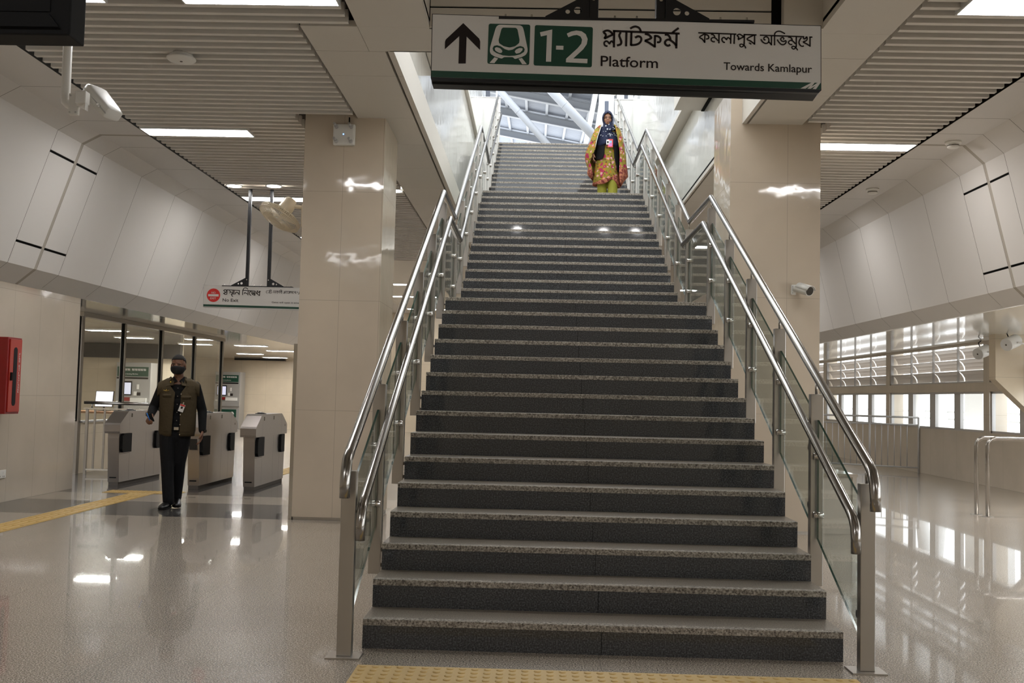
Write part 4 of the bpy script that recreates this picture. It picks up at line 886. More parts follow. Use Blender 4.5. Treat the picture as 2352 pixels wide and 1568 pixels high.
# ---------------------------------------------------------------- left wall items
t = thing('fire_extinguisher_cabinet', 'red fire extinguisher cabinet with narrow window on the left wall', 'cabinet', (-6.33, 5.68, 1.0))
m = MB(); m.box(-6.328, -6.13, 5.525, 5.82, 1.003, 1.846, bev=.006); obj('body', m, 'red', t)
m = MB(); m.box(-6.13, -6.118, 5.56, 5.805, 1.025, 1.826, bev=.004); dr = obj('door', m, 'red_door', t)
m = MB(); pts = []
for k in range(17): a = PI*k/16; pts.append((5.672+.038*math.cos(a), 1.70+.038*math.sin(a)))
for k in range(17): a = PI+PI*k/16; pts.append((5.672+.038*math.cos(a), 1.13+.038*math.sin(a)))
m.prism(pts, 'x', -6.119, -6.1155, mi=0)
obj('door_window', m, 'cabinet_window', dr)
m = MB(); m.box(-6.118, -6.10, 5.577, 5.600, 1.37, 1.46, bev=.003); obj('door_handle', m, 'black', dr)
m = MB(); z = 1.655
for ch in 'FIRE EXTINGUISHER':
    if ch != ' ': text_on(m, ch, (-6.1165, 5.748, z), (0, 1, 0), (0, 0, 1), width=(.008 if ch == 'I' else .024), height=.021)
    z -= .0262
obj('lettering', m, 'white', dr, recalc=False)
t = thing('wall_socket', 'white double wall socket low on the left wall at the photo edge', 'socket', (-6.33, 5.9, .32))
m = MB(); m.box(-6.329, -6.318, 5.79, 5.975, .275, .367, bev=.004); obj('face_plate', m, 'white', t)
for y in (5.845, 5.925):
    m = MB(); m.box(-6.318, -6.314, y-.012, y+.012, .315, .345, bev=.002)
    for dy in (-.014, .014): m.box(-6.3185, -6.3175, y+dy-.004, y+dy+.004, .288, .300, mi=1)
    obj('switch', m, ['white', 'black'], t)

# ---------------------------------------------------------------- ticket gates
def gate(x0, label, y0=8.08, reader=False):
    w = .212; x1 = x0+w
    t = thing('ticket_gate', label, 'ticket gate', ((x0+x1)/2, y0+.85, 0), 0, 'stainless ticket gates in the row')
    m = MB(); L = 1.62; y1 = y0+L
    # lower pedestal
    pr = [(y0+.07, .045), (y0+.015, .64), (y0+.015, .71), (y1-.015, .71), (y1-.015, .64), (y1-.05, .045)]
    m.prism(pr, 'x', x0+.035, x1-.025); obj('pedestal', m, 'gate_steel', t)
    m = MB(); m.box(x0+.045, x1-.035, y0+.07, y1-.06, 0, .045); obj('plinth', m, 'plenum', t)
    # head
    pr = [(y0-.02, .705), (y0-.03, .73), (y0-.03, .82), (y0-.01, .845), (y0+.22, .985), (y0+.275, 1.005), (y1-.33, 1.005), (y1-.27, .985), (y1-.03, .86), (y1, .83), (y1, .705)]
    m = MB(); m.prism(pr, 'x', x0, x1)
    bmesh.ops.remove_doubles(m.bm, verts=m.bm.verts, dist=1e-5)
    hd = obj('head', m, 'gate_steel', t)
    m = MB()
    for sx in (x0-.0015, x1+.0015):
        for yy in (y0+.28, y1-.33): m.quad((sx, yy, .71), (sx, yy+.003, .71), (sx, yy+.003, .985), (sx, yy, .985))
    for yy in (y0+.38, y0+.95, y1-.34): m.quad((x1-.0235, yy, .06), (x1-.0235, yy+.004, .06), (x1-.0235, yy+.004, .70), (x1-.0235, yy, .70))
    m.quad((x1-.0235, y0+.05, .425), (x1-.0235, y0+.38, .425), (x1-.0235, y0+.38, .430), (x1-.0235, y0+.05, .430))
    obj('panel_seam', m, 'plenum', t, recalc=False)
    # side flap pockets with black flaps
    for a, b, nm in ((y0+.05, y0+.36, 'flap'), (y1-.36, y1-.16, 'flap')):
        m = MB(); m.prism([(a+.03, .445), (b, .445), (b, .70), (a+.05, .70), (a, .66), (a, .49)], 'x', x1-.05, x1+.012); bmesh.ops.remove_doubles(m.bm, verts=m.bm.verts, dist=1e-5); obj(nm, m, 'black', t)
    m = MB(); m.cyl(((x0+x1)/2, y0+.55, 1.005), ((x0+x1)/2, y0+.55, 1.015), .075, n=24); m.ball(((x0+x1)/2, y0+.55, 1.015), .055, .055, .014); obj('card_reader', m, ['dark_glass'], hd)
    for yy, zz, s_ in ((y0+.36, .945, .02), (y0+.86, .95, .02), (y1-.13, .83, .011)):
        m = MB(); m.box(x1-.002, x1+.001, yy-s_, yy+s_, zz-s_*1.3, zz+s_*1.3); obj('sensor_window', m, 'dark_glass', hd)
    m = MB(); m.box(x0+.06, x1-.06, y0+.052, y0+.062, .10, .115); obj('kick_slot', m, 'black', t)
    if reader:
        m = MB(); m.box(x0+.06, x1-.055, y0+.006, y0+.03, .52, .665); obj('display_panel', m, 'dark_glass', t)
    return t
gate(-6.145, 'leftmost stainless ticket gate next to the picket railing, behind the guard', 8.14)
gate(-4.985, 'middle stainless ticket gate just right of the guard with dark front panel', 7.94, True)
gate(-4.245, 'rightmost stainless ticket gate beside the left column', 7.94)

# picket railing left of the gates
t = thing('picket_railing', 'low stainless picket railing between the glass partition and the first gate', 'railing', (-6.7, 9.85, 0))
m = MB(); m.tube([(-7.22, 9.85, 1.085), (-6.16, 9.85, 1.08)], .024, 16); m.tube([(-6.16, 9.85, 1.08), (-6.16, 9.85, 1.0)], .012, 10); m.tube([(-7.1, 9.85, 1.08), (-7.1, 9.85, 1.0)], .012, 10); obj('top_rail', m, 'steel', t)
m = MB(); m.box(-7.22, -6.15, 9.835, 9.865, .985, 1.005); m.box(-7.15, -6.15, 9.835, 9.865, .06, .085); obj('cross_rail', m, 'steel', t)
for k in range(7):
    x = -7.05+k*.15; m = MB(); m.box(x-.014, x+.014, 9.842, 9.858, .085, .985); obj('picket', m, 'mullion', t)
for x in (-7.17, -6.165):
    m = MB(); m.box(x-.02, x+.02, 9.835, 9.865, 0, .99); obj('post', m, 'mullion', t)

# glass partition of the ticket office
t = thing('glass_partition', 'tall frameless glass partition with steel mullions in front of the ticket office', 'partition', (-7.33, 13.5, 0))
ys = [9.85, 11.45, 13.15, 14.95, 16.75]
m = MB(); m.box(-7.39, -7.27, 9.8, 16.8, 2.40, 2.468); obj('head_rail', m, 'mullion', t)
for i, y in enumerate(ys):
    m = MB(); wd = .055 if i else .09; m.box(-7.37, -7.29, y-wd/2, y+wd/2, 0, 2.40); m.box(-7.345, -7.315, y-wd/2-.03, y+wd/2+.03, .8, 2.40, mi=1); obj('mullion', m, ['mullion', 'black'], t)
for a, b in zip(ys, ys[1:]):
    m = MB(); m.quad((-7.33, a+.03, .78), (-7.33, b-.03, .78), (-7.33, b-.03, 2.40), (-7.33, a+.03, 2.40)); obj('pane', m, 'glass_clear', t)
m = MB(); m.box(-7.37, -7.29, 9.9, 16.75, 0, .78); obj('base_panel', m, 'cream_far', t)
m = MB(); m.box(-7.42, -7.26, 9.9, 16.75, .775, .80); obj('counter_ledge', m, 'alu', t)
t = thing('office_desk', 'brown office desk behind the glass partition under the monitor', 'desk', (-9.1, 14.9, 0))
m = MB(); m.box(-10.0, -8.3, 14.55, 15.3, .80, .84); obj('desk_top', m, mat('brown laminate', srgb(140, 100, 66), .5), t)
for x in (-9.95, -8.39):
    m = MB(); m.box(x, x+.04, 14.6, 15.25, 0, .80); obj('side_panel', m, 'silver', t)
t = thing('computer_monitor', 'lit computer monitor standing on the office desk behind the glass', 'monitor', (-9.17, 15.0, .84))
m = MB(); m.prism([(-9.35, .925), (-8.98, .925), (-8.96, 1.25), (-9.33, 1.25)], 'y', 15.0, 15.03); obj('bezel', m, 'black', t)
m = MB(); m.poly([(-9.34, 14.998, .936), (-8.99, 14.998, .936), (-8.972, 14.998, 1.24), (-9.32, 14.998, 1.24)]); obj('screen', m, 'screen', t)
m = MB(); m.cyl((-9.16, 15.02, .85), (-9.16, 15.02, .95), .02, n=12); m.box(-9.27, -9.05, 14.95, 15.1, .84, .85); obj('stand', m, 'black', t)

# ticket vending machines
def tvm(x, y, label):
    t = thing('ticket_machine', label, 'ticket machine', (x, y, 0), 0, 'ticket vending machines')
    w = .44; X = lambda u: x+u
    m = MB(); m.box(X(-w), X(w), y, y+.6, 0, 1.97, bev=.01); obj('cabinet', m, 'silver', t)
    m = MB(); m.box(X(-w+.03), X(w-.06), y-.012, y, 1.62, 1.86); hd = obj('header_panel', m, 'green', t)
    m = MB()
    gl = [[(0, 1), (.9, 1)], [(.05, .8), (.35, .6), (.1, .35)], [(.4, 1), (.4, .2)], [(.5, .8), (.7, .5), (.55, .3)], [(.85, 1), (.85, .2)]]
    for wd, x0, n in ((.07, -.30, 3), (.07, -.04, 3), (.07, .18, 2)):
        for i in range(n):
            for g_ in gl: stroke(m, [(X(x0+i*.075+p[0]*.07), 1.75+p[1]*.06) for p in g_], .012, lambda p: (p.x, y-.014, p.y))
    obj('bengali_lettering', m, 'signface', hd, recalc=False); m = MB()
    text_on(m, 'Ticket Vending Machine', (X(-.30), y-.014, 1.665), (1, 0, 0), (0, 0, 1), width=.42, height=.034)
    obj('english_lettering', m, 'signface', hd, recalc=False)
    m = MB(); m.box(X(-w+.02), X(w-.06), y-.004, y, 1.555, 1.60); obj('slot_band', m, 'black', t)
    m = MB(); m.box(X(-.36), X(-.02), y-.02, y, 1.14, 1.50, bev=.006); sc = obj('screen_bezel', m, 'black', t)
    m = MB(); m.box(X(-.335), X(-.045), y-.023, y-.02, 1.17, 1.46); obj('screen', m, 'screen', sc)
    m = MB(); m.box(X(.03), X(.10), y-.02, y, 1.14, 1.24); m.box(X(.11), X(.2), y-.012, y, 1.14, 1.22, mi=1); m.box(X(.10), X(.15), y-.01, y, 1.30, 1.42); obj('card_slot', m, ['white', 'ink'], t)
    m = MB(); m.box(X(-.24), X(-.05), y-.015, y, 1.0, 1.09, mi=1); m.box(X(-.04), X(.36), y-.06, y, .97, 1.08); m.box(X(-.40), X(-.28), y-.03, y, .84, 1.0); obj('note_tray', m, ['white', 'red'], t)
    m = MB(); m.box(X(-w), X(w), y-.05, y, .78, .96); obj('shelf', m, 'silver', t)
    m = MB(); m.box(X(-w+.02), X(w-.1), y-.012, y, .40, .67); pn = obj('lower_panel', m, 'green', t)
    m = MB()
    for i in range(8):
        for g_ in gl: stroke(m, [(X(-.40+i*.075+p[0]*.06), .52+p[1]*.05) for p in g_], .011, lambda p: (p.x, y-.014, p.y))
    m.poly([(X(.2+.07*math.cos(PI*k/12)), y-.014, .50+.09*math.sin(PI*k/12)) for k in range(13)])
    obj('panel_lettering', m, 'signface', pn, recalc=False)
tvm(-11.02, 29.2, 'grey ticket machine with green header right of the glass partition')
tvm(-10.5, 19.75, 'grey ticket machine seen through the second glass pane from the left')

# poster board on the left flank of the column
t = thing('poster_board', 'steel framed dark poster with pale swirl against the left side of the left column', 'poster', (-2.92, 5.6, 0))
m = MB(); m.box(-2.895, -2.858, 5.13, 5.17, 0, 1.82); m.box(-2.99, -2.86, 6.0, 6.04, 0, 1.82); obj('frame', m, 'chrome', t)
m = MB(); m.quad((-2.897, 5.16, .02), (-2.99, 6.02, .02), (-2.99, 6.02, 1.80), (-2.897, 5.16, 1.80)); obj('poster_sheet', m, mat('poster navy', srgb(26, 28, 36), .3), t)
m = MB()
for cz, r in ((1.15, .20), (1.15, .09), (.5, .17)):
    stroke(m, [(a, cz+r*math.sin(b)) for a, b in [(.45+.45*math.cos(k*PI/8+1.6)*r/.2, k*PI/8+1.6) for k in range(10)]], .03, lambda p: (-2.90-.093*p.x-.002, 5.16+.86*p.x-.004, p.y))
obj('poster_swirl', m, 'white', t, recalc=False)

# ---------------------------------------------------------------- right side
def ispk(x, y, z, label):
    t = thing('wall_speaker', label, 'speaker', (x, y, z))
    d = Vector((-.80, -.52, -.30)).normalized(); c = Vector((x, y, z))
    m = MB(); m.tube([c-d*.145, c-d*.14, c+d*.12, c+d*.13], .10, 28, radii=[.085, .098, .098, .094]); obj('housing', m, 'white', t)
    m = MB(); m.tube([c+d*.131, c+d*.134], .09, 28); m.tube([c+d*.134, c+d*.137], .014, 14, mi=1); obj('grille', m, ['white_metal', 'plenum'], t)
    m = MB(); s_ = d.cross(Vector((0, 0, 1))).normalized()
    m.tube([c+s_*.10, c+s_*.115, c+s_*.115+Vector((.16, .06, -.01)), c+Vector((.2, .05, -.01))], .011, 8); m.tube([c-s_*.10, c-s_*.115, c-s_*.115+Vector((.14, .1, -.01)), c+Vector((.2, .05, -.01))], .011, 8)
    obj('bracket', m, 'white', t)
    m = MB(); m.tube([c+Vector((.0, .08, .09)), c+Vector((-.02, .1, .16)), c+Vector((.03, .1, .2))], .008, 8); obj('cable', m, 'black', t)
ispk(6.90, 10.16, 2.325, 'larger white cylindrical loudspeaker on the corner of the beige corbel')
ispk(7.17, 11.75, 2.26, 'smaller white cylindrical loudspeaker in front of the louvre windows')

# picket railing by the right windows
A_, B_ = Vector((5.72, 15.95, 0)), Vector((7.33, 14.95, 0))
t = thing('picket_railing', 'stainless picket railing in front of the windows on the right', 'railing', ((A_+B_)/2)[:])
P2 = lambda s_, z: tuple(A_+(B_-A_)*s_+Vector((0, 0, z)))
m = MB(); m.tube([P2(-.6, 1.1), P2(1, 1.1)], .02, 12); obj('top_rail', m, 'alu', t)
m = MB(); m.tube([P2(-.6, .95), P2(1, .95)], .016, 10); m.tube([P2(-.6, .10), P2(1, .10)], .016, 10); obj('cross_rail', m, 'alu', t)
for k in range(23):
    m = MB(); m.tube([P2(-.55+k*1.5/23, .1), P2(-.55+k*1.5/23, .95)], .0095, 8); obj('picket', m, 'alu', t)
for s_ in (-.6, .5, 1):
    m = MB(); m.tube([P2(s_, 0), P2(s_, 1.1)], .02, 10); obj('post', m, 'alu', t)
# bent pipe barriers
for y, s_ in ((7.32, 'rear'), (7.10, 'front')):
    x = 5.125 if y > 7.2 else 5.165
    t = thing('pipe_barrier', '%s one of the two parallel bent pipe barriers at the right edge' % s_, 'barrier', (x, y, 0), 0, 'bent stainless pipe barriers')
    R = .10; pts = [(x, y, .004), (x, y, .95-R)]+[(x+R-R*math.cos(a), y, .95-R+R*math.sin(a)) for a in [PI/2*k/6 for k in range(1, 7)]]+[(x+1.5, y, .95)]+[(x+1.5+R*math.sin(a), y, .95-R+R*math.cos(a)) for a in [PI/2*k/6 for k in range(1, 7)]]+[(x+1.6, y, .004)]
    m = MB(); m.tube(pts, .0255, 16); obj('pipe', m, 'steel', t)
    for xx in (x, x+1.6):
        m = MB(); m.cyl((xx, y, 0), (xx, y, .006), .07, n=24); obj('base_plate', m, 'steel_dark', t)
# low cabinet against the right column
t = thing('low_cabinet', 'low pale cabinet with steel trim and white top beside the right column base', 'cabinet', (2.75, 5.4, 0))
m = MB(); m.box(2.556, 2.925, 5.12, 5.80, 0, .585); obj('body', m, 'stone_side', t)
m = MB(); m.box(2.556, 2.95, 5.10, 5.82, .585, .61); obj('top_slab', m, 'white_ceiling', t)
m = MB(); m.box(2.90, 2.94, 5.105, 5.125, 0, .585); m.box(2.556, 2.95, 5.095, 5.105, .58, .612); obj('edge_trim', m, 'chrome', t)

# ---------------------------------------------------------------- outside seen through the right windows
m = MB(); m.box(XR+2.2, XR+2.9, 17.1, 18.0, -3, 5); m.box(XR+2.2, XR+2.9, 12.0, 12.9, -3, 5); struct('outside_pillar', m, 'white_metal')
m = MB()
for a, b in ((12.6, 14.2), (15.9, 14.6), (19.4, 20.6), (22, 20.9), (10.9, 9.6)): m.tube([(XR+2.5, a, -1), (XR+2.5, b, 3.2)], .16, 14)
m.tube([(XR+2.6, 5, 1.02), (XR+2.6, 28, 1.02)], .03, 8); m.tube([(XR+2.6, 5, 1.2), (XR+2.6, 28, 1.2)], .03, 8)
struct('outside_truss', m, 'white_metal')

# ---------------------------------------------------------------- platform roof and posts above the stair
RZ = lambda x, y: 10.752-.18*(x+1.635)+.0916*(y-24.27)
m = MB(); ys = [19+.05*k for k in range(421)]
pa = [(m.v((-9, y, RZ(-9, y)+.018*math.sin(y*2*PI/.2))), m.v((9, y, RZ(9, y)+.018*math.sin(y*2*PI/.2)))) for y in ys]
for a, b in zip(pa, pa[1:]): m.f([a[0], a[1], b[1], b[0]], smooth=True)
struct('ceiling_platform', m, 'roof')
m = MB()
for y in (20.9, 24.3, 27.6, 31.8, 36): 
    for dz, hw, hh in ((-.10, .085, .015), (-.22, .02, .11), (-.33, .085, .015)):
        A = [(-9, y-hw, RZ(-9, y)+dz-hh), (-9, y+hw, RZ(-9, y)+dz-hh), (-9, y+hw, RZ(-9, y)+dz+hh), (-9, y-hw, RZ(-9, y)+dz+hh)]
        B = [(9, p[1], p[2]-.18*18) for p in A]; m.loft([A, B], smooth=False)
struct('roof_purlin', m, 'grey_steel')
m = MB()
for k in range(-11, 12):
    x = -.16+.66*k; m.prism([(x-.045, 0), (x+.045, 0), (x+.045, .1), (x-.045, .1)], 'y', 19, 40) if False else None
    A = [(x-.04, 19, RZ(x, 19)-.10), (x+.04, 19, RZ(x, 19)-.10), (x+.04, 19, RZ(x, 19)), (x-.04, 19, RZ(x, 19))]
    B = [(p[0], 40, p[2]+.0916*21) for p in A]; m.loft([A, B], smooth=False)
struct('roof_rib', m, 'grey_steel')
def brace(p, q, r, ex):
    p, q = Vector(p), Vector(q); d = (q-p).normalized(); m = MB(); m.tube([p-d*ex, q+d*ex], r, 20)
    L = (q-p).length; m.tube([p+d*L*.42-d*.01, p+d*L*.42+d*.01], r*1.03, 20)
    struct('roof_brace', m, 'grey_steel')
brace((-1.455, 19.36, 9.047), (-.19, 19.47, 7.681), .085, 1.2)
brace((-.204, 17.42, 8.476), (.731, 17.50, 7.524), .105, 1.0)
brace((-2.6, 21.5, 8.62), (-1.05, 21.6, 7.40), .075, .8)
m = MB(); m.box(1.08, 1.43, 18.9, 19.3, 6.75, 10.4); m.box(1.5, 1.9, 18.9, 19.3, 6.75, 10.4)
m.tube([(1.06, 18.43, 9.3), (.62, 18.49, 6.76)], .06, 14); m.tube([(1.2, 18.43, 9.3), (.86, 18.49, 6.76)], .05, 14)
struct('platform_column', m, 'white_metal')
m = MB(); m.box(1.077, 1.165, 16.95, 17.03, 6.75, 8.03); m.box(1.212, 1.30, 16.97, 17.03, 6.75, 7.66); struct('platform_pillar', m, mat('slate blue steel', srgb(84, 90, 104), .45, .2))
m = MB()
for x0, x1 in ((-1.56, -1.47), (1.43, 1.51)): m.box(x0, x1, 15.96, 16.04, 7.76, 8.9)
m2 = MB()
for x0, x1 in ((-1.34, -1.31), (1.35, 1.38), (-1.84, -1.82), (1.80, 1.82)): m2.box(x0, x1, 15.97, 16.0, 7.76, 8.9)
struct('platform_post', m, mat('dark slate post', srgb(60, 64, 74), .5)); struct('platform_frame', m2, 'white_metal')
m = MB(); m.quad((-1.82, 15.99, 7.76), (-1.31, 15.99, 7.76), (-1.31, 15.99, 8.9), (-1.82, 15.99, 8.9)); m.quad((1.36, 15.99, 7.76), (1.82, 15.99, 7.76), (1.82, 15.99, 8.9), (1.36, 15.99, 8.9)); struct('platform_glazing', m, 'glass_win')
t = thing('wall_speaker', 'white box loudspeaker high by the platform column above the woman', 'speaker', (1.19, 16.5, 8.08))
m = MB(); m.prism([(1.10, 8.16), (1.24, 8.22), (1.30, 8.06), (1.16, 8.0)], 'y', 16.4, 16.6); obj('housing', m, 'white', t)
m = MB(); m.tube([(1.22, 16.5, 8.1), (1.40, 16.3, 8.12), (1.46, 16.0, 8.1)], .015, 8); obj('bracket', m, 'white', t)

# ---------------------------------------------------------------- people
def baked(name, mb, mats, parent, voxel=.008, smooth=4, matfn=None):
    """fuse overlapping volumes into one continuous skin"""
    bm = mb.bm; bmesh.ops.recalc_face_normals(bm, faces=bm.faces)
    me = bpy.data.meshes.new('tmp'); bm.to_mesh(me); bm.free()
    o = bpy.data.objects.new('tmp', me); COL.objects.link(o)
    r = o.modifiers.new('r', 'REMESH'); r.mode = 'VOXEL'; r.voxel_size = voxel; r.use_smooth_shade = True
    s_ = o.modifiers.new('s', 'SMOOTH'); s_.iterations = smooth; s_.factor = .5
    bpy.context.view_layer.update()
    me2 = bpy.data.meshes.new_from_object(o.evaluated_get(bpy.context.evaluated_depsgraph_get()))
    bpy.data.objects.remove(o); bpy.data.meshes.remove(me)
    me2.name = name; me2.materials.clear()
    for q in (mats if isinstance(mats, (list, tuple)) else [mats]): me2.materials.append(M[q] if isinstance(q, str) else q)
    if matfn:
        for p in me2.polygons: p.material_index = matfn(p.center)
    for p in me2.polygons: p.use_smooth = True
    o = bpy.data.objects.new(name, me2); COL.objects.link(o); o.parent = parent
    return o
def limb(mb, pts, radii, n=14):
    mb.tube(pts, .01, n, radii=radii)
    for p, r in zip(pts, radii): mb.ball(p, r, r, r, 12, 8)
def head_shape(mb, c, turn=0, s=1.0):
    """skull, jaw, nose, ears about c (mid-head); faces -y turned by turn"""
    R = Matrix.Rotation(turn, 4, 'Z')
    def B(x, y, z, rx, ry, rz):
        t_ = MB(); t_.ball((x*s, y*s, z*s), rx*s, ry*s, rz*s, 18, 12); mb.merge(t_.bm, Matrix.Translation(c) @ R)
    B(0, .012, .03, .074, .093, .085); B(0, -.012, -.03, .064, .076, .075); B(0, -.035, -.075, .042, .045, .034)
    B(0, -.080, -.012, .010, .014, .022); B(0, -.088, -.026, .013, .012, .010)
    B(-.03, -.072, .012, .022, .012, .007); B(.03, -.072, .012, .022, .012, .007)
    B(-.043, -.052, -.03, .02, .02, .02); B(.043, -.052, -.03, .02, .02, .02)
    B(0, -.078, -.058, .022, .011, .006); B(0, -.077, -.067, .019, .011, .006)
    B(-.077, .012, -.008, .009, .02, .03); B(.077, .012, -.008, .009, .02, .03)
    return lambda p: Matrix.Translation(c) @ R @ (Vector(p)*s)
def eyes(parent, W):
    m = MB()
    for sx in (-1, 1):
        c = W((sx*.031, -.0755, -.004)); m.ball(c, .0115, .008, .0046, 12, 8)
    e = obj('eye', m, mat('eye white', srgb(150, 142, 134), .3), parent, local=True)
    m = MB()
    for sx in (-1, 1):
        c = W((sx*.031, -.083, -.004)); m.ball(c, .0056, .0025, .0048, 10, 6)
    obj('iris', m, mat('dark iris', srgb(24, 14, 10), .2), e, local=True)
    m = MB()
    for sx in (-1, 1):
        m.tube([W((sx*.012, -.087, .014)), W((sx*.03, -.088, .019)), W((sx*.048, -.078, .014))], .0035, 8)
    obj('eyebrow', m, mat('brow hair', srgb(20, 15, 12), .8), parent, local=True)
def hand(mb, wrist, dirv, palmn, side, curl=.5, s=1.0):
    """palm, four unequal bent fingers and a thumb. dirv: wrist to knuckles, palmn: palm normal, side: thumb direction"""
    d = Vector(dirv).normalized(); n_ = Vector(palmn); n_ = (n_-d*n_.dot(d)).normalized(); t_ = d.cross(n_).normalized()
    if t_.dot(Vector(side)) < 0: t_ = -t_
    w = Vector(wrist)
    for k in range(4):
        o = t_*(.028-.019*k)*s
        mb.tube([w+d*.0+o*.7, w+d*.045*s+o, w+d*.085*s+o], .01, 8, radii=[.016*s, .0155*s, .0125*s])
        L = (.072, .08, .074, .058)[k]*s
        p = w+d*.085*s+o; a = curl*(.55+.1*k); pts = [p]; rad = [.0105*s]
        for q, f in enumerate((.45, .32, .23)):
            dd = d*math.cos(a)+n_*math.sin(a); p = p+dd*L*f; pts.append(p); rad.append((.0095-.001*q)*s); a += curl*.75
        mb.tube(pts, .009, 8, radii=rad); mb.ball(pts[-1], rad[-1], rad[-1], rad[-1], 8, 6)
    p0 = w+d*.018*s+t_*.022*s; p1 = p0+(d*.6+t_*.75+n_*.2).normalized()*.04*s; p2 = p1+(d*.85+t_*.25+n_*.35).normalized()*.032*s; p3 = p2+(d*.9+n_*.4).normalized()*.024*s
    mb.tube([p0, p1, p2, p3], .01, 8, radii=[.016*s, .0125*s, .0105*s, .008*s]); mb.ball(p3, .008*s, .008*s, .008*s, 8, 6)

# ---- the guard
skin = mat('brown skin', srgb(122, 84, 62), .45, var=.05, vscale=20)
black_cloth = mat('black shirt cotton', srgb(26, 26, 27), .85, spec=.2, bump=.25, bscale=22)
trouser_cloth = mat('black trouser cloth', srgb(24, 24, 26), .8, spec=.2, bump=.3, bscale=16)
olive = mat('olive vest twill', srgb(76, 66, 48), .8, spec=.2, bump=.3, bscale=24, var=.06, vscale=9)
olive_d = mat('olive vest seam', srgb(64, 54, 38), .85, spec=.2)
hairm = mat('short black hair', srgb(17, 14, 13), .7, bump=.6, bscale=180)
leather = mat('black shoe leather', srgb(16, 16, 17), .3)
gd = thing('person', 'security guard in olive vest and black face mask walking out beside the ticket gates', 'person', (-4.425, 5.92, 0), math.radians(17))
HC = Vector((.036, -.03, 1.585)); TC = .05
mb = MB(); W = head_shape(mb, HC, turn=-.22)
limb(mb, [(.042, .005, 1.50), (.05, .02, 1.40)], [.053, .058])
for z, rx, ry in ((1.36, .17, .085), (1.25, .165, .10), (1.1, .15, .095), (.98, .15, .095), (.88, .15, .10)): mb.ball((TC, .01, z), rx, ry, .10)
RS, RE, RW = Vector((-.122, .015, 1.352)), Vector((-.218, .07, 1.095)), Vector((-.232, -.135, 1.02))
LS, LE, LW = Vector((.230, .015, 1.352)), Vector((.312, .05, 1.075)), Vector((.322, -.03, .855))
limb(mb, [RS, RE, RW], [.05, .038, .027]); limb(mb, [LS, LE, LW], [.05, .038, .027])
RH, RK, RA = Vector((-.05, .0, .88)), Vector((-.035, -.07, .50)), Vector((-.004, -.13, .10))
LH, LK, LA = Vector((.12, .0, .88)), Vector((.082, .01, .50)), Vector((.062, .11, .13))
limb(mb, [RH, RK, RA], [.08, .055, .038]); limb(mb, [LH, LK, LA], [.08, .055, .038])
hand(mb, RW+Vector((0, -.012, -.004)), (-.15, -.72, -.35), (.75, -.1, -.55), (.2, -.2, 1), curl=.85)
hand(mb, LW+Vector((0, -.005, -.01)), (-.10, -.22, -.95), (-.9, -.1, .1), (0, -1, 0), curl=.42)
body = baked('body', mb, skin, gd, .006, 3)
eyes(body, W)
m = MB(); t_ = MB(); t_.ball((0, .014, .036), .0785, .098, .088, 28, 18)
t_.ball((0, .055, -.01), .07, .062, .08, 24, 14)
m.merge(t_.bm, Matrix.Translation(HC) @ Matrix.Rotation(-.22, 4, 'Z'))
Ri = Matrix.Rotation(.22, 3, 'Z')
for v in list(m.bm.verts):
    l = Ri @ (v.co-HC)
    lim = .060 if l.y < -.045 else (.045 if l.y < .0 else (.028 if l.y < .035 else -.06))
    if l.z < lim: m.bm.verts.remove(v)
o = obj('hair', m, hairm, gd, local=True); q = o.modifiers.new('thick', 'SOLIDIFY'); q.thickness = .006
m = MB()
rows = []
for i, (z, k) in enumerate(((-.014, 1.0), (-.03, 1.05), (-.048, 1.05), (-.068, .96), (-.086, .78), (-.10, .5))):
    row = []
    for j in range(15):
        a = -1.35+2.7*j/14
        rx, ry = .079*k, (.0985+.018*math.exp(-((a)/.45)**2)*(1 if i < 4 else .6))*(.98 if i < 4 else .9)
        row.append(m.v(W((rx*math.sin(a), -ry*math.cos(a)+.004, z+(.008*math.exp(-(a/.3)**2) if i == 0 else 0)))))
    rows.append(row)
for a, b in zip(rows, rows[1:]):
    for j in range(14): m.f([a[j], a[j+1], b[j+1], b[j]], smooth=True)
for sx in (-1, 1):
    m.tube([W((sx*.070, -.015, -.02)), W((sx*.082, .012, .004)), W((sx*.082, .03, -.012))], .0022, 6); m.tube([W((sx*.062, -.02, -.078)), W((sx*.078, .02, -.045)), W((sx*.08, .032, -.015))], .0022, 6)
o = obj('face_mask', m, mat('black mask cloth', srgb(18, 18, 20), .8), gd, local=True); q = o.modifiers.new('thick', 'SOLIDIFY'); q.thickness = .003
# shirt
mb = MB()
for z, rx, ry, rz in ((1.385, .11, .07, .05), (1.36, .155, .085, .07), (1.315, .17, .105, .08), (1.25, .175, .114, .10), (1.18, .172, .114, .10), (1.12, .168, .112, .12), (.98, .165, .11, .12), (.90, .165, .11, .12)): mb.ball((TC, .01, z), rx, ry, rz, 24, 12)
limb(mb, [RS, RE+Vector((0, .005, 0)), RW*.93+RE*.07], [.058, .054, .042]); limb(mb, [LS, LE, LW*.96+LE*.04], [.058, .053, .042])
mb.tube([(.047, .016, 1.38), (.045, .018, 1.435)], .07, 18, radii=[.085, .064])
shirt = baked('shirt', mb, black_cloth, gd, .008, 3)
m = MB()
for sx in (-1, 1): m.loft([[(TC-.005+sx*.005, -.085, 1.405), (TC+sx*.055, -.045, 1.462), (TC+sx*.066, -.045, 1.455), (TC+sx*.055, -.095, 1.39)], [(TC-.005+sx*.007, -.08, 1.405), (TC+sx*.054, -.035, 1.462), (TC+sx*.062, -.035, 1.455), (TC+sx*.055, -.085, 1.39)]], smooth=False)
obj('shirt_collar', m, black_cloth, shirt, local=True)
m = MB()
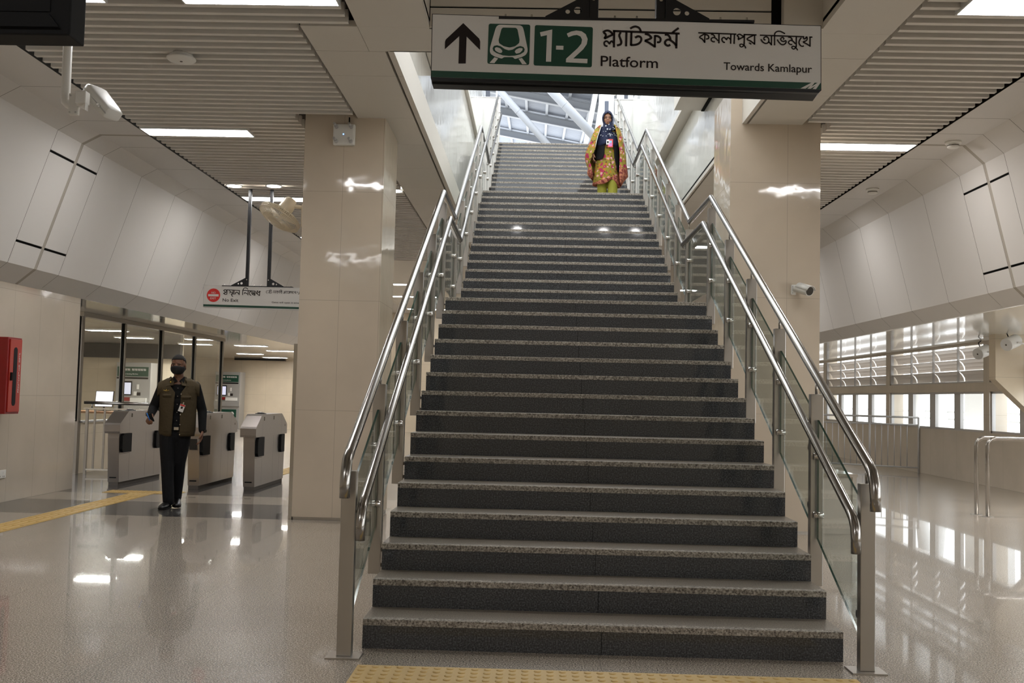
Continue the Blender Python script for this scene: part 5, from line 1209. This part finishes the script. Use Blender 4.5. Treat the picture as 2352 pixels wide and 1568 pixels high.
for z in (1.33, 1.24, 1.15, 1.06, .97): m.lathe([(.0055, 0), (.0055, -.003)], (TC-.004, -.122+.0*(z), z), 'y', 10)
obj('shirt_button', m, mat('button grey', srgb(120, 116, 110), .4), shirt, local=True)
m = MB(); m.loft([ell((TC-.005, .005, .862), .158, .112, 32), ell((TC-.005, .005, .898), .160, .114, 32)], caps=False); m.box(TC-.03, TC+.022, -.122, -.108, .862, .898); obj('belt', m, leather, gd, local=True)
m = MB(); m.box(TC-.028, TC+.02, -.126, -.122, .864, .896); obj('belt_buckle', m, 'chrome', gd, local=True)
# trousers
mb = MB()
mb.ball((TC-.012, .008, .87), .158, .112, .09, 24, 14); mb.ball((TC-.012, .01, .80), .152, .112, .10, 24, 14)
limb(mb, [RH+Vector((.005, 0, -.02)), (RH+RK)/2+Vector((0, -.004, 0)), RK, (RK+RA)/2+Vector((-.002, 0, 0)), RA+Vector((0, 0, -.015))], [.098, .088, .073, .066, .062])
limb(mb, [LH+Vector((-.01, 0, -.02)), (LH+LK)/2, LK, (LK+LA)/2+Vector((.004, 0, 0)), LA+Vector((0, 0, -.03))], [.098, .09, .076, .068, .063])
baked('trousers', mb, trouser_cloth, gd, .008, 2)
def shoe(name, toe, heel, zl, parent, mt):
    toe, heel = Vector(toe), Vector(heel); d = (toe-heel); L = d.length; d.normalize(); s_ = d.cross(Vector((0, 0, 1))).normalized(); u = s_.cross(d)
    m = MB(); rings = []
    for f, w, h in ((0, .03, .055), (.06, .037, .065), (.25, .039, .072), (.45, .042, .064), (.62, .048, .05), (.80, .047, .038), (.94, .034, .028), (1.0, .014, .018)):
        c = heel+d*L*f
        rings.append([c+s_*w*math.cos(2*PI*j/16)+u*(h*.5+h*.5*math.sin(2*PI*j/16)+.012) for j in range(16)])
    m.loft(rings)
    o = obj(name, m, mt, parent, local=True)
    m = MB(); rings = []
    for f, w in ((-.01, .028), (.1, .038), (.4, .040), (.65, .05), (.85, .047), (1.01, .02)):
        c = heel+d*L*f; rings.append([c-s_*w, c+s_*w, c+s_*w+u*.02, c-s_*w+u*.02])
    m.loft(rings, smooth=False); obj('sole', m, 'black', o, local=True)
shoe('shoe', (-.070, -.30, .004), (.003, -.06, .004), 0, gd, leather)
shoe('shoe', (.085, -.10, .004), (.066, .165, .035), 0, gd, leather)
# vest: shell with front opening
levels = [(.795, .178, .128), (.835, .182, .132), (.86, .188, .136), (1.0, .188, .135), (1.15, .190, .137), (1.28, .195, .132), (1.355, .205, .115), (1.40, .175, .10), (1.432, .12, .085)]
m = MB(); N = 56; rows = []
def vest_pt(a, z, rx, ry, e=0): 
    p = 2.5; ca, sa = math.cos(a), math.sin(a)
    return Vector((TC+(rx+e)*math.copysign(abs(ca)**(2/p), ca), .012+(ry+e)*math.copysign(abs(sa)**(2/p), sa), z))
def opening(z):  # half gap left and right of the centre line along the ring angle
    if z > 1.36: return .50, .42
    return .10+.42*max(0, (1.30-z))*.55+(.25 if z > 1.3 else 0), .10+(.22 if z > 1.3 else 0)
for z, rx, ry in levels:
    gl, gr = opening(z); a0 = -PI/2+gr; a1 = -PI/2-gl+2*PI
    rows.append([m.v(vest_pt(a0+(a1-a0)*j/N, z+.012*math.sin(a0+(a1-a0)*j/N*1)*0, rx, ry)) for j in range(N+1)])
for A, B in zip(rows, rows[1:]):
    for j in range(N): m.f([A[j], A[j+1], B[j+1], B[j]], smooth=True)
vest = obj('vest', m, olive, gd, local=True); q = vest.modifiers.new('thick', 'SOLIDIFY'); q.thickness = .010; q.offset = 1
m = MB()
for sx, S_ in ((-1, RS), (1, LS)):      # shoulder caps round the armholes
    d = (Vector((sx*.25, .04, -1))).normalized(); c = S_+Vector((sx*.018, 0, .0))
    rr = [[Vector((TC+sx*e, .014+ry*math.cos(2*PI*j/20), zc+rz*math.sin(2*PI*j/20))) for j in range(20)] for e, ry, rz, zc in ((.10, .088, .055, 1.383), (.15, .094, .070, 1.352), (.19, .090, .082, 1.325), (.215, .080, .082, 1.312), (.226, .072, .076, 1.305))]
    m = MB(); m.loft(rr, caps=False)
    o = obj('armhole_trim', m, olive, vest, local=True); q = o.modifiers.new('thick', 'SOLIDIFY'); q.thickness = .006
def front_patch(m, x0, x1, z0, z1, e, nx=6):
    A = []
    for z in (z0, (z0+z1)/2, z1):
        k = [l for l in levels if l[0] <= z][-1]; k2 = ([l for l in levels if l[0] > z] or [k])[0]
        f = 0 if k2[0] == k[0] else (z-k[0])/(k2[0]-k[0]); rx, ry = k[1]+(k2[1]-k[1])*f, k[2]+(k2[2]-k[2])*f
        row = []
        for i in range(nx+1):
            x = x0+(x1-x0)*i/nx; u = min(.999, abs(x-TC)/rx); y = .012-(ry)*(1-u**2.5)**(1/2.5)-e
            row.append(m.v((x, y, z)))
        A.append(row)
    for a, b in zip(A, A[1:]):
        for i in range(nx): m.f([a[i], a[i+1], b[i+1], b[i]], smooth=True)
m = MB(); front_patch(m, -.115, -.02, 1.225, 1.262, .016); front_patch(m, .085, .19, 1.21, 1.247, .016)
o = obj('pocket_flap', m, olive, vest, local=True); q = o.modifiers.new('thick', 'SOLIDIFY'); q.thickness = .004
m = MB(); front_patch(m, -.135, -.035, .838, .846, .0125); front_patch(m, .062, .21, .838, .846, .0125)
obj('waist_seam', m, olive_d, vest, local=True)
m = MB()
for sx in (-1, 1):
    cx = TC-.01
    pts = [(cx+sx*.038, -.078, 1.415), (cx+sx*.072, -.035, 1.455), (cx+sx*.080, .03, 1.462), (cx+sx*.135, -.03, 1.412), (cx+sx*.12, -.108, 1.352), (cx+sx*.045, -.120, 1.365)]
    v = [m.v(p) for p in pts]; m.f([v[0], v[1], v[2], v[3], v[4], v[5]])
o = obj('vest_collar', m, olive, vest, local=True); q = o.modifiers.new('thick', 'SOLIDIFY'); q.thickness = .008
m = MB()
for z in (1.265, 1.035, .925, .815): m.lathe([(.0075, 0), (.006, -.005)], (TC+.034, .012-.152, z), 'y', 12)
obj('vest_button', m, 'chrome', vest, local=True)
m = MB(); m.box(TC+.012, TC+.068, -.158, -.155, 1.09, 1.175); card = obj('identity_card', m, 'tv_paper', gd, local=True)
card.rotation_euler = (0, math.radians(18), 0); card.location = (-.34, 0, .06)
m = MB(); m.box(TC+.014, TC+.066, -.160, -.1585, 1.155, 1.173); m.box(TC+.03, TC+.05, -.160, -.1585, 1.125, 1.15, mi=1); m.box(TC+.033, TC+.047, -.159, -.156, 1.175, 1.20, mi=2); obj('card_print', m, ['signred', 'ink', 'chrome'], card, local=True)
m = MB(); m.tube([(-.105, -.128, 1.305), (-.075, -.131, 1.295), (-.045, -.133, 1.305)], .004, 6); m.ball((-.075, -.133, 1.305), .006, .004, .012, 8, 6); m.ball((-.035, -.105, 1.395), .009, .006, .012, 8, 6); obj('badge', m, mat('brass badge', srgb(190, 160, 80), .3, .8), vest, local=True)
wd = Vector((-.10, -.22, -.95)).normalized()
m = MB(); m.tube([LW-wd*.012, LW+wd*.012], .034, 20, caps=False); o = obj('wrist_watch', m, 'black', gd, local=True)
m = MB(); p = LW+Vector((.026, -.020, .0)); m.tube([p, p+Vector((.010, -.008, 0))], .02, 18); obj('watch_dial', m, 'dark_glass', o, local=True)
# held phone
Rg = Matrix.Translation((-4.425, 5.92, 0)) @ Matrix.Rotation(math.radians(17), 4, 'Z')
hp = Rg @ Vector((-.235, -.245, .985))
ph = thing('phone', 'black phone with bright blue edge held in the right hand of the guard', 'phone', hp[:])
m = MB(); a, b = Vector((-.235, -.262, 1.045)), Vector((-.20, -.225, .955)); s_ = Vector((.03, .05, .01)); n_ = (b-a).cross(s_).normalized()*.008
for sgn in (0,): m.loft([[Rg @ (a-s_*.5+n_), Rg @ (a+s_*.5+n_), Rg @ (a+s_*.5-n_), Rg @ (a-s_*.5-n_)], [Rg @ (b-s_*.5+n_), Rg @ (b+s_*.5+n_), Rg @ (b+s_*.5-n_), Rg @ (b-s_*.5-n_)]], smooth=False)
obj('body', m, 'black', ph)
m = MB(); off_ = -s_*.5+Vector((-.004, -.006, .004)); m.tube([Rg @ (a+off_+(a-b)*.05), Rg @ (b+off_)], .0055, 8); obj('edge', m, mat('blue plastic', srgb(40, 130, 230), .4), ph)

# ---- the woman
def floral(name, base, hem=None):
    m, nt, b = new_mat(name); L = nt.links
    tc = nt.nodes.new('ShaderNodeTexCoord'); col = None
    prev = nt.nodes.new('ShaderNodeRGB'); prev.outputs[0].default_value = base; out = prev.outputs[0]
    n = nt.nodes.new('ShaderNodeTexNoise'); n.inputs['Scale'].default_value = 9; n.inputs['Detail'].default_value = 3; L.new(tc.outputs['Object'], n.inputs['Vector'])
    def mixin(fac, c, out):
        x = nt.nodes.new('ShaderNodeMix'); x.data_type = 'RGBA'; L.new(fac, x.inputs['Factor']); L.new(out, x.inputs['A']); x.inputs['B'].default_value = c; return x.outputs['Result']
    mr = nt.nodes.new('ShaderNodeMapRange'); mr.inputs['From Min'].default_value = .52; mr.inputs['From Max'].default_value = .62; mr.inputs['To Max'].default_value = .75; L.new(n.outputs['Fac'], mr.inputs['Value'])
    out = mixin(mr.outputs['Result'], srgb(120, 104, 38), out)
    for sc, th, c, off_ in ((14, .34, srgb(176, 116, 40), 9), (22, .30, srgb(104, 66, 44), 14), (10, .33, srgb(160, 44, 80), 0), (13, .27, srgb(206, 150, 146), 4)):
        mp = nt.nodes.new('ShaderNodeMapping'); mp.inputs['Location'].default_value = (off_, off_*.7, off_*.3); L.new(tc.outputs['Object'], mp.inputs[0])
        v = nt.nodes.new('ShaderNodeTexVoronoi'); v.inputs['Scale'].default_value = sc; L.new(mp.outputs[0], v.inputs['Vector'])
        w = nt.nodes.new('ShaderNodeTexNoise'); w.inputs['Scale'].default_value = 24; w.inputs['Detail'].default_value = 4; L.new(tc.outputs['Object'], w.inputs['Vector'])
        ad = nt.nodes.new('ShaderNodeMath'); ad.operation = 'MULTIPLY_ADD'; ad.inputs[1].default_value = .8; L.new(w.outputs['Fac'], ad.inputs[0]); L.new(v.outputs['Distance'], ad.inputs[2])
        lt = nt.nodes.new('ShaderNodeMath'); lt.operation = 'LESS_THAN'; lt.inputs[1].default_value = th+.40; L.new(ad.outputs[0], lt.inputs[0])
        out = mixin(lt.outputs[0], c, out)
    if hem:
        sx = nt.nodes.new('ShaderNodeSeparateXYZ'); L.new(tc.outputs['Object'], sx.inputs[0])
        w = nt.nodes.new('ShaderNodeTexNoise'); w.inputs['Scale'].default_value = 30; L.new(tc.outputs['Object'], w.inputs['Vector'])
        cr = nt.nodes.new('ShaderNodeValToRGB'); e = cr.color_ramp.elements; e[0].position = .4; e[0].color = srgb(122, 52, 52); e[1].position = .62; e[1].color = srgb(196, 128, 96); L.new(w.outputs['Fac'], cr.inputs['Fac'])
        ax_ = nt.nodes.new('ShaderNodeMath'); ax_.operation = 'MULTIPLY_ADD'; ax_.inputs[1].default_value = hem[1]; L.new(sx.outputs[0], ax_.inputs[0]); L.new(sx.outputs[2], ax_.inputs[2])
        lt = nt.nodes.new('ShaderNodeMath'); lt.operation = 'LESS_THAN'; lt.inputs[1].default_value = hem[0]; L.new(ax_.outputs[0], lt.inputs[0])
        x = nt.nodes.new('ShaderNodeMix'); x.data_type = 'RGBA'; L.new(lt.outputs[0], x.inputs['Factor']); L.new(out, x.inputs['A']); L.new(cr.outputs['Color'], x.inputs['B']); out = x.outputs['Result']
    L.new(out, b.inputs['Base Color']); b.inputs['Roughness'].default_value = .75; b.inputs['Specular IOR Level'].default_value = .25
    return m
kam_m = floral('yellow floral tunic cloth', srgb(142, 128, 46), (.44, -.30)); shawl_m = floral('yellow floral shawl cloth', srgb(150, 136, 56), (.60, 0))
navy = mat('navy scarf cloth', srgb(26, 34, 62), .8, spec=.2, bump=.3, bscale=18)
navy_p, nt, b = new_mat('navy scarf with white flowers'); L = nt.links
tc = nt.nodes.new('ShaderNodeTexCoord'); v = nt.nodes.new('ShaderNodeTexVoronoi'); v.inputs['Scale'].default_value = 22; L.new(tc.outputs['Object'], v.inputs['Vector'])
w = nt.nodes.new('ShaderNodeTexNoise'); w.inputs['Scale'].default_value = 60; L.new(tc.outputs['Object'], w.inputs['Vector'])
ad = nt.nodes.new('ShaderNodeMath'); ad.operation = 'MULTIPLY_ADD'; ad.inputs[1].default_value = .3; L.new(w.outputs['Fac'], ad.inputs[0]); L.new(v.outputs['Distance'], ad.inputs[2])
lt = nt.nodes.new('ShaderNodeMath'); lt.operation = 'LESS_THAN'; lt.inputs[1].default_value = .44; L.new(ad.outputs[0], lt.inputs[0])
sx_ = nt.nodes.new('ShaderNodeSeparateXYZ'); L.new(tc.outputs['Object'], sx_.inputs[0])
gt = nt.nodes.new('ShaderNodeMath'); gt.operation = 'GREATER_THAN'; gt.inputs[1].default_value = 1.13; L.new(sx_.outputs[2], gt.inputs[0])
mu = nt.nodes.new('ShaderNodeMath'); mu.operation = 'MULTIPLY'; L.new(lt.outputs[0], mu.inputs[0]); L.new(gt.outputs[0], mu.inputs[1]); l2 = nt.nodes.new('ShaderNodeMath'); l2.operation = 'LESS_THAN'; l2.inputs[1].default_value = 1.345; L.new(sx_.outputs[2], l2.inputs[0]); mu2 = nt.nodes.new('ShaderNodeMath'); mu2.operation = 'MULTIPLY'; L.new(mu.outputs[0], mu2.inputs[0]); L.new(l2.outputs[0], mu2.inputs[1]); mu = mu2
x = nt.nodes.new('ShaderNodeMix'); x.data_type = 'RGBA'; L.new(mu.outputs[0], x.inputs['Factor']); x.inputs['A'].default_value = srgb(24, 32, 62); x.inputs['B'].default_value = srgb(205, 208, 212); L.new(x.outputs['Result'], b.inputs['Base Color']); b.inputs['Roughness'].default_value = .8
lime = mat('lime trouser cloth', srgb(138, 134, 36), .75, bump=.25, bscale=14)
wskin = mat('brown face skin', srgb(140, 98, 74), .45, var=.04, vscale=20)
jet = mat('black waistcoat cloth', srgb(24, 23, 24), .85, spec=.2, bump=.2, bscale=20)
wm = thing('person', 'smiling woman in navy headscarf and yellow floral shawl descending the stairs', 'person', (.753, 11.1, 4.5), math.radians(-3))
HC = Vector((-.008, -.06, 1.435))
mb = MB(); W = head_shape(mb, HC, turn=.03, s=.96)
limb(mb, [(0, .0, 1.36), (0, .02, 1.27)], [.048, .055])
for z, rx, ry in ((1.22, .155, .08), (1.1, .15, .10), (.95, .14, .10), (.82, .16, .11)): mb.ball((0, .02, z), rx, ry, .11)
RS, RE, RW = Vector((-.15, .02, 1.24)), Vector((-.235, .05, .99)), Vector((-.238, -.08, .84))
LS, LE, LW = Vector((.15, .02, 1.24)), Vector((.225, .06, .99)), Vector((.235, .0, .78))
limb(mb, [RS, RE, RW], [.045, .036, .026]); limb(mb, [LS, LE, LW], [.045, .036, .026])
hand(mb, RW, (.02, -.25, -.95), (.9, .1, 0), (0, -1, 0), curl=.5, s=.92); hand(mb, LW, (.0, -.2, -.95), (-.9, .1, 0), (0, -1, 0), curl=.5, s=.92)
limb(mb, [(-.075, .02, .80), (-.075, .0, .44), (-.065, .03, .08)], [.085, .055, .038]); limb(mb, [(.085, .02, .80), (.09, -.03, .44), (.085, -.06, .08)], [.085, .055, .038])
wb = baked('body', mb, wskin, wm, .006, 3); eyes(wb, W)
m = MB(); m.tube([W((-.022, -.0885, -.060)), W((-.011, -.0915, -.064)), W((0, -.0925, -.0655)), W((.011, -.0915, -.064)), W((.022, -.0885, -.060))], .004, 8); obj('lips', m, mat('lip rose', srgb(130, 62, 56), .4), wb, local=True)
# trousers and shoes
mb = MB(); mb.ball((0, .02, .80), .16, .12, .12)
limb(mb, [(-.078, .02, .76), (-.082, .0, .44), (-.072, .03, .07)], [.095, .085, .075]); limb(mb, [(.088, .02, .76), (.095, -.03, .44), (.092, -.06, .07)], [.095, .085, .078])
baked('trousers', mb, lime, wm, .01, 3)
shoe('shoe', (-.08, -.12, 0), (-.07, .10, 0), 0, wm, leather); shoe('shoe', (.10, -.20, 0), (.09, .01, 0), 0, wm, leather)
# tunic
m = MB(); rings = []
for z, rx, ry in ((1.27, .10, .07), (1.24, .155, .095), (1.15, .165, .115), (1.0, .165, .118), (.85, .182, .13), (.70, .20, .14), (.55, .213, .15), (.42, .222, .158), (.33, .226, .162)):
    ring = []
    for j in range(48):
        a = 2*PI*j/48; k = (1.2-z)/.9; fold = 1+.035*max(0, k)*math.sin(7*a+1)+.02*max(0, k)*math.sin(13*a)
        zz = z
        if z < .6: zz = z+(.6-z)/.27*(.10*math.exp(-((a-5.15)/.38)**2)-.02*math.cos(a))
        ring.append((.0+rx*fold*math.cos(a)-.012*max(0, k), .02+ry*fold*math.sin(a), zz))
    rings.append(ring)
m.loft(rings, caps=False); o = obj('tunic', m, kam_m, wm, local=True); q = o.modifiers.new('thick', 'SOLIDIFY'); q.thickness = .005
# sleeves
mb = MB(); limb(mb, [RS, RE, RW+Vector((0, .01, .03))], [.06, .052, .04]); limb(mb, [LS, LE, LW+Vector((0, .0, .03))], [.06, .052, .04]); baked('sleeve', mb, jet, wm, .01, 3)
# black waistcoat panels
def front(x, rx, ry): 
    u = min(.995, abs(x)/rx); return .02-ry*math.sqrt(1-u*u)
def panel_strip(m, rows):
    V = []
    for z, xa, xb, rx, ry in rows: V.append([m.v((xa+(xb-xa)*i/6, front(xa+(xb-xa)*i/6, rx, ry), z)) for i in range(7)])
    for a, b_ in zip(V, V[1:]):
        for i in range(6): m.f([a[i], a[i+1], b_[i+1], b_[i]], smooth=True)
m = MB()
panel_strip(m, [(1.20, -.16, -.03, .20, .145), (1.05, -.185, -.04, .205, .155), (.95, -.195, -.05, .21, .16), (.84, -.205, -.055, .215, .165), (.765, -.20, -.075, .22, .168), (.75, -.19, -.10, .22, .168)])
panel_strip(m, [(1.20, .03, .16, .20, .145), (1.05, .07, .175, .205, .155), (.92, .105, .19, .21, .16), (.78, .115, .198, .215, .165), (.65, .15, .20, .22, .168), (.55, .17, .205, .225, .172)])
o = obj('waistcoat', m, jet, wm, local=True); q = o.modifiers.new('thick', 'SOLIDIFY'); q.thickness = .006
# headscarf: hood with a face opening, then the drape over the chest
m = MB(); N = 40; rows = []
for i in range(17):
    t = i/16*PI*.80; z = math.cos(t); r = math.sin(t)
    rows.append([m.v(HC+Vector((.090*r*math.cos(2*PI*j/N), .012+.112*r*math.sin(2*PI*j/N), .016+.130*z))) for j in range(N)])
for a, b_ in zip(rows, rows[1:]):
    for j in range(N): m.f([a[j], a[(j+1) % N], b_[(j+1) % N], b_[j]], smooth=True)
bm = m.bm
for v in list(bm.verts):
    l = v.co-HC
    if l.y < -.03 and ((l.x/.066)**2+((l.z+.012)/.088)**2) < 1: bm.verts.remove(v)
prev = None
for z, rx, ry, cy in ((1.375, .082, .10, -.03), (1.345, .078, .092, -.02), (1.31, .115, .105, -.005), (1.27, .165, .128, .01), (1.21, .192, .152, .018), (1.12, .197, .168, .02), (1.03, .197, .170, .02), (.985, .19, .166, .02)):
    row = [m.v((.0+rx*math.cos(a), cy+ry*math.sin(a)*(1+.03*math.sin(9*a)), z+(.02*math.sin(a*3) if z < 1.0 else 0))) for a in [-PI+.15+(PI-.3)*j/24 if z < 1.25 else 2*PI*j/24-PI+.0 for j in range(25)]]
    if prev and len(prev) == len(row):
        for j in range(24): m.f([prev[j], prev[j+1], row[j+1], row[j]], smooth=True)
    prev = row
o = obj('headscarf', m, navy_p, wm, local=True, recalc=True); q = o.modifiers.new('thick', 'SOLIDIFY'); q.thickness = .006; q.offset = 0
# shawl over both arms
def drape(rows_, sgn):
    m = MB(); V = []
    for z, xi, xo, yf in rows_:
        row = []
        for i in range(13):
            u = i/12
            if u < .5:
                k = u/.5; x = xi+(xo-xi)*math.sin(k*PI/2); y = yf+(-.0-yf)*(1-math.cos(k*PI/2))
            else:
                k = (u-.5)/.5; x = xo+(sgn*.04-xo)*(1-math.cos(k*PI/2)); y = 0+.175*math.sin(k*PI/2)
            x += .008*math.sin(u*30+z*9); y += .010*math.sin(u*24+z*5)
            row.append(m.v((x, y, z+.015*math.sin(u*9+sgn))))
        V.append(row)
    for a, b_ in zip(V, V[1:]):
        for i in range(12): m.f([a[i], a[i+1], b_[i+1], b_[i]], smooth=True)
    o = obj('shawl', m, shawl_m, wm, local=True); q = o.modifiers.new('thick', 'SOLIDIFY'); q.thickness = .005
drape([(1.345, -.095, -.11, -.04), (1.32, -.105, -.16, -.10), (1.26, -.13, -.215, -.15), (1.15, -.165, -.262, -.165), (1.03, -.185, -.305, -.17), (.93, -.205, -.345, -.17), (.82, -.255, -.372, -.15), (.72, -.285, -.352, -.10), (.62, -.245, -.312, -.13), (.53, -.235, -.326, -.14), (.45, -.225, -.26, -.13)], -1)
drape([(1.345, .085, .10, -.04), (1.32, .105, .15, -.10), (1.27, .125, .205, -.15), (1.15, .15, .245, -.17), (1.0, .172, .278, -.175), (.85, .188, .298, -.178), (.70, .198, .315, -.178), (.60, .20, .328, -.178), (.50, .20, .342, -.17), (.42, .205, .28, -.165), (.335, .21, .235, -.16)], 1)
m = MB()
P_ = [(-.098, -.085, 1.345), (-.112, -.135, 1.30), (-.135, -.168, 1.22), (-.165, -.180, 1.12), (-.188, -.186, 1.02), (-.205, -.186, .93)]; m.tube(P_, .005, 8)
obj('shawl_trim', m, 'white', wm, local=True)
m = MB(); m.tube([(-.05, -.13, 1.30), (.0, -.152, 1.16), (.012, -.158, 1.07)], .003, 6); m.tube([(.06, -.13, 1.30), (.03, -.152, 1.16), (.014, -.158, 1.07)], .003, 6); obj('lanyard', m, navy, wm, local=True)
m = MB(); m.box(-.025, .025, -.172, -.169, .985, 1.065); c1 = obj('identity_card', m, 'tv_paper', wm, local=True)
m = MB(); m.box(-.012, .012, -.174, -.172, 1.005, 1.04); obj('card_photo', m, 'ink', c1, local=True)
m = MB(); m.box(.0, .083, -.167, -.164, .94, 1.075); c2 = obj('pass_card', m, mat('orange red pass', srgb(214, 70, 60), .5), wm, local=True)
m = MB(); m.box(.012, .07, -.169, -.167, .955, 1.005); m.box(.03, .065, -.169, -.167, 1.01, 1.05, mi=1); obj('pass_print', m, [mat('pass violet', srgb(206, 120, 190), .5), mat('pass blue', srgb(150, 190, 220), .5)], c2, local=True)

# ---------------------------------------------------------------- camera, world, daylight
cam = bpy.data.cameras.new('camera'); cam.sensor_width = 36; cam.sensor_fit = 'HORIZONTAL'; cam.lens = 2289.2245/2352*36; cam.clip_end = 300
co = bpy.data.objects.new('camera', cam); COL.objects.link(co)
RR_ = Matrix(((0.999489752690758, -0.022027012025835385, 0.023131039911360198), (0.021857017399204114, -0.05642134631635412, -0.9981677727067033), (0.023291737946708135, 0.9981640358283119, -0.05591111269111124)))
co.matrix_world = Matrix.Translation((-0.3761766, -5.2253154, 1.3138239)) @ RR_.to_4x4()
SC.camera = co
w = bpy.data.worlds.new('world'); SC.world = w; w.use_nodes = True
nt = w.node_tree; bg = nt.nodes['Background']
sky = nt.nodes.new('ShaderNodeTexSky'); sky.sky_type = 'HOSEK_WILKIE'; sky.turbidity = 6; sky.ground_albedo = .5; sky.sun_direction = Vector((.5, .6, .62)).normalized()
mx = nt.nodes.new('ShaderNodeMix'); mx.data_type = 'RGBA'; mx.inputs['Factor'].default_value = .75; nt.links.new(sky.outputs[0], mx.inputs['A']); mx.inputs['B'].default_value = (.93, .97, 1, 1)
nt.links.new(mx.outputs['Result'], bg.inputs['Color']); bg.inputs['Strength'].default_value = 6.0
SC.view_settings.view_transform = 'Standard'; SC.view_settings.look = 'None'; SC.view_settings.gamma = 1; SC.view_settings.exposure = -.36; SC.view_settings.use_curve_mapping = False
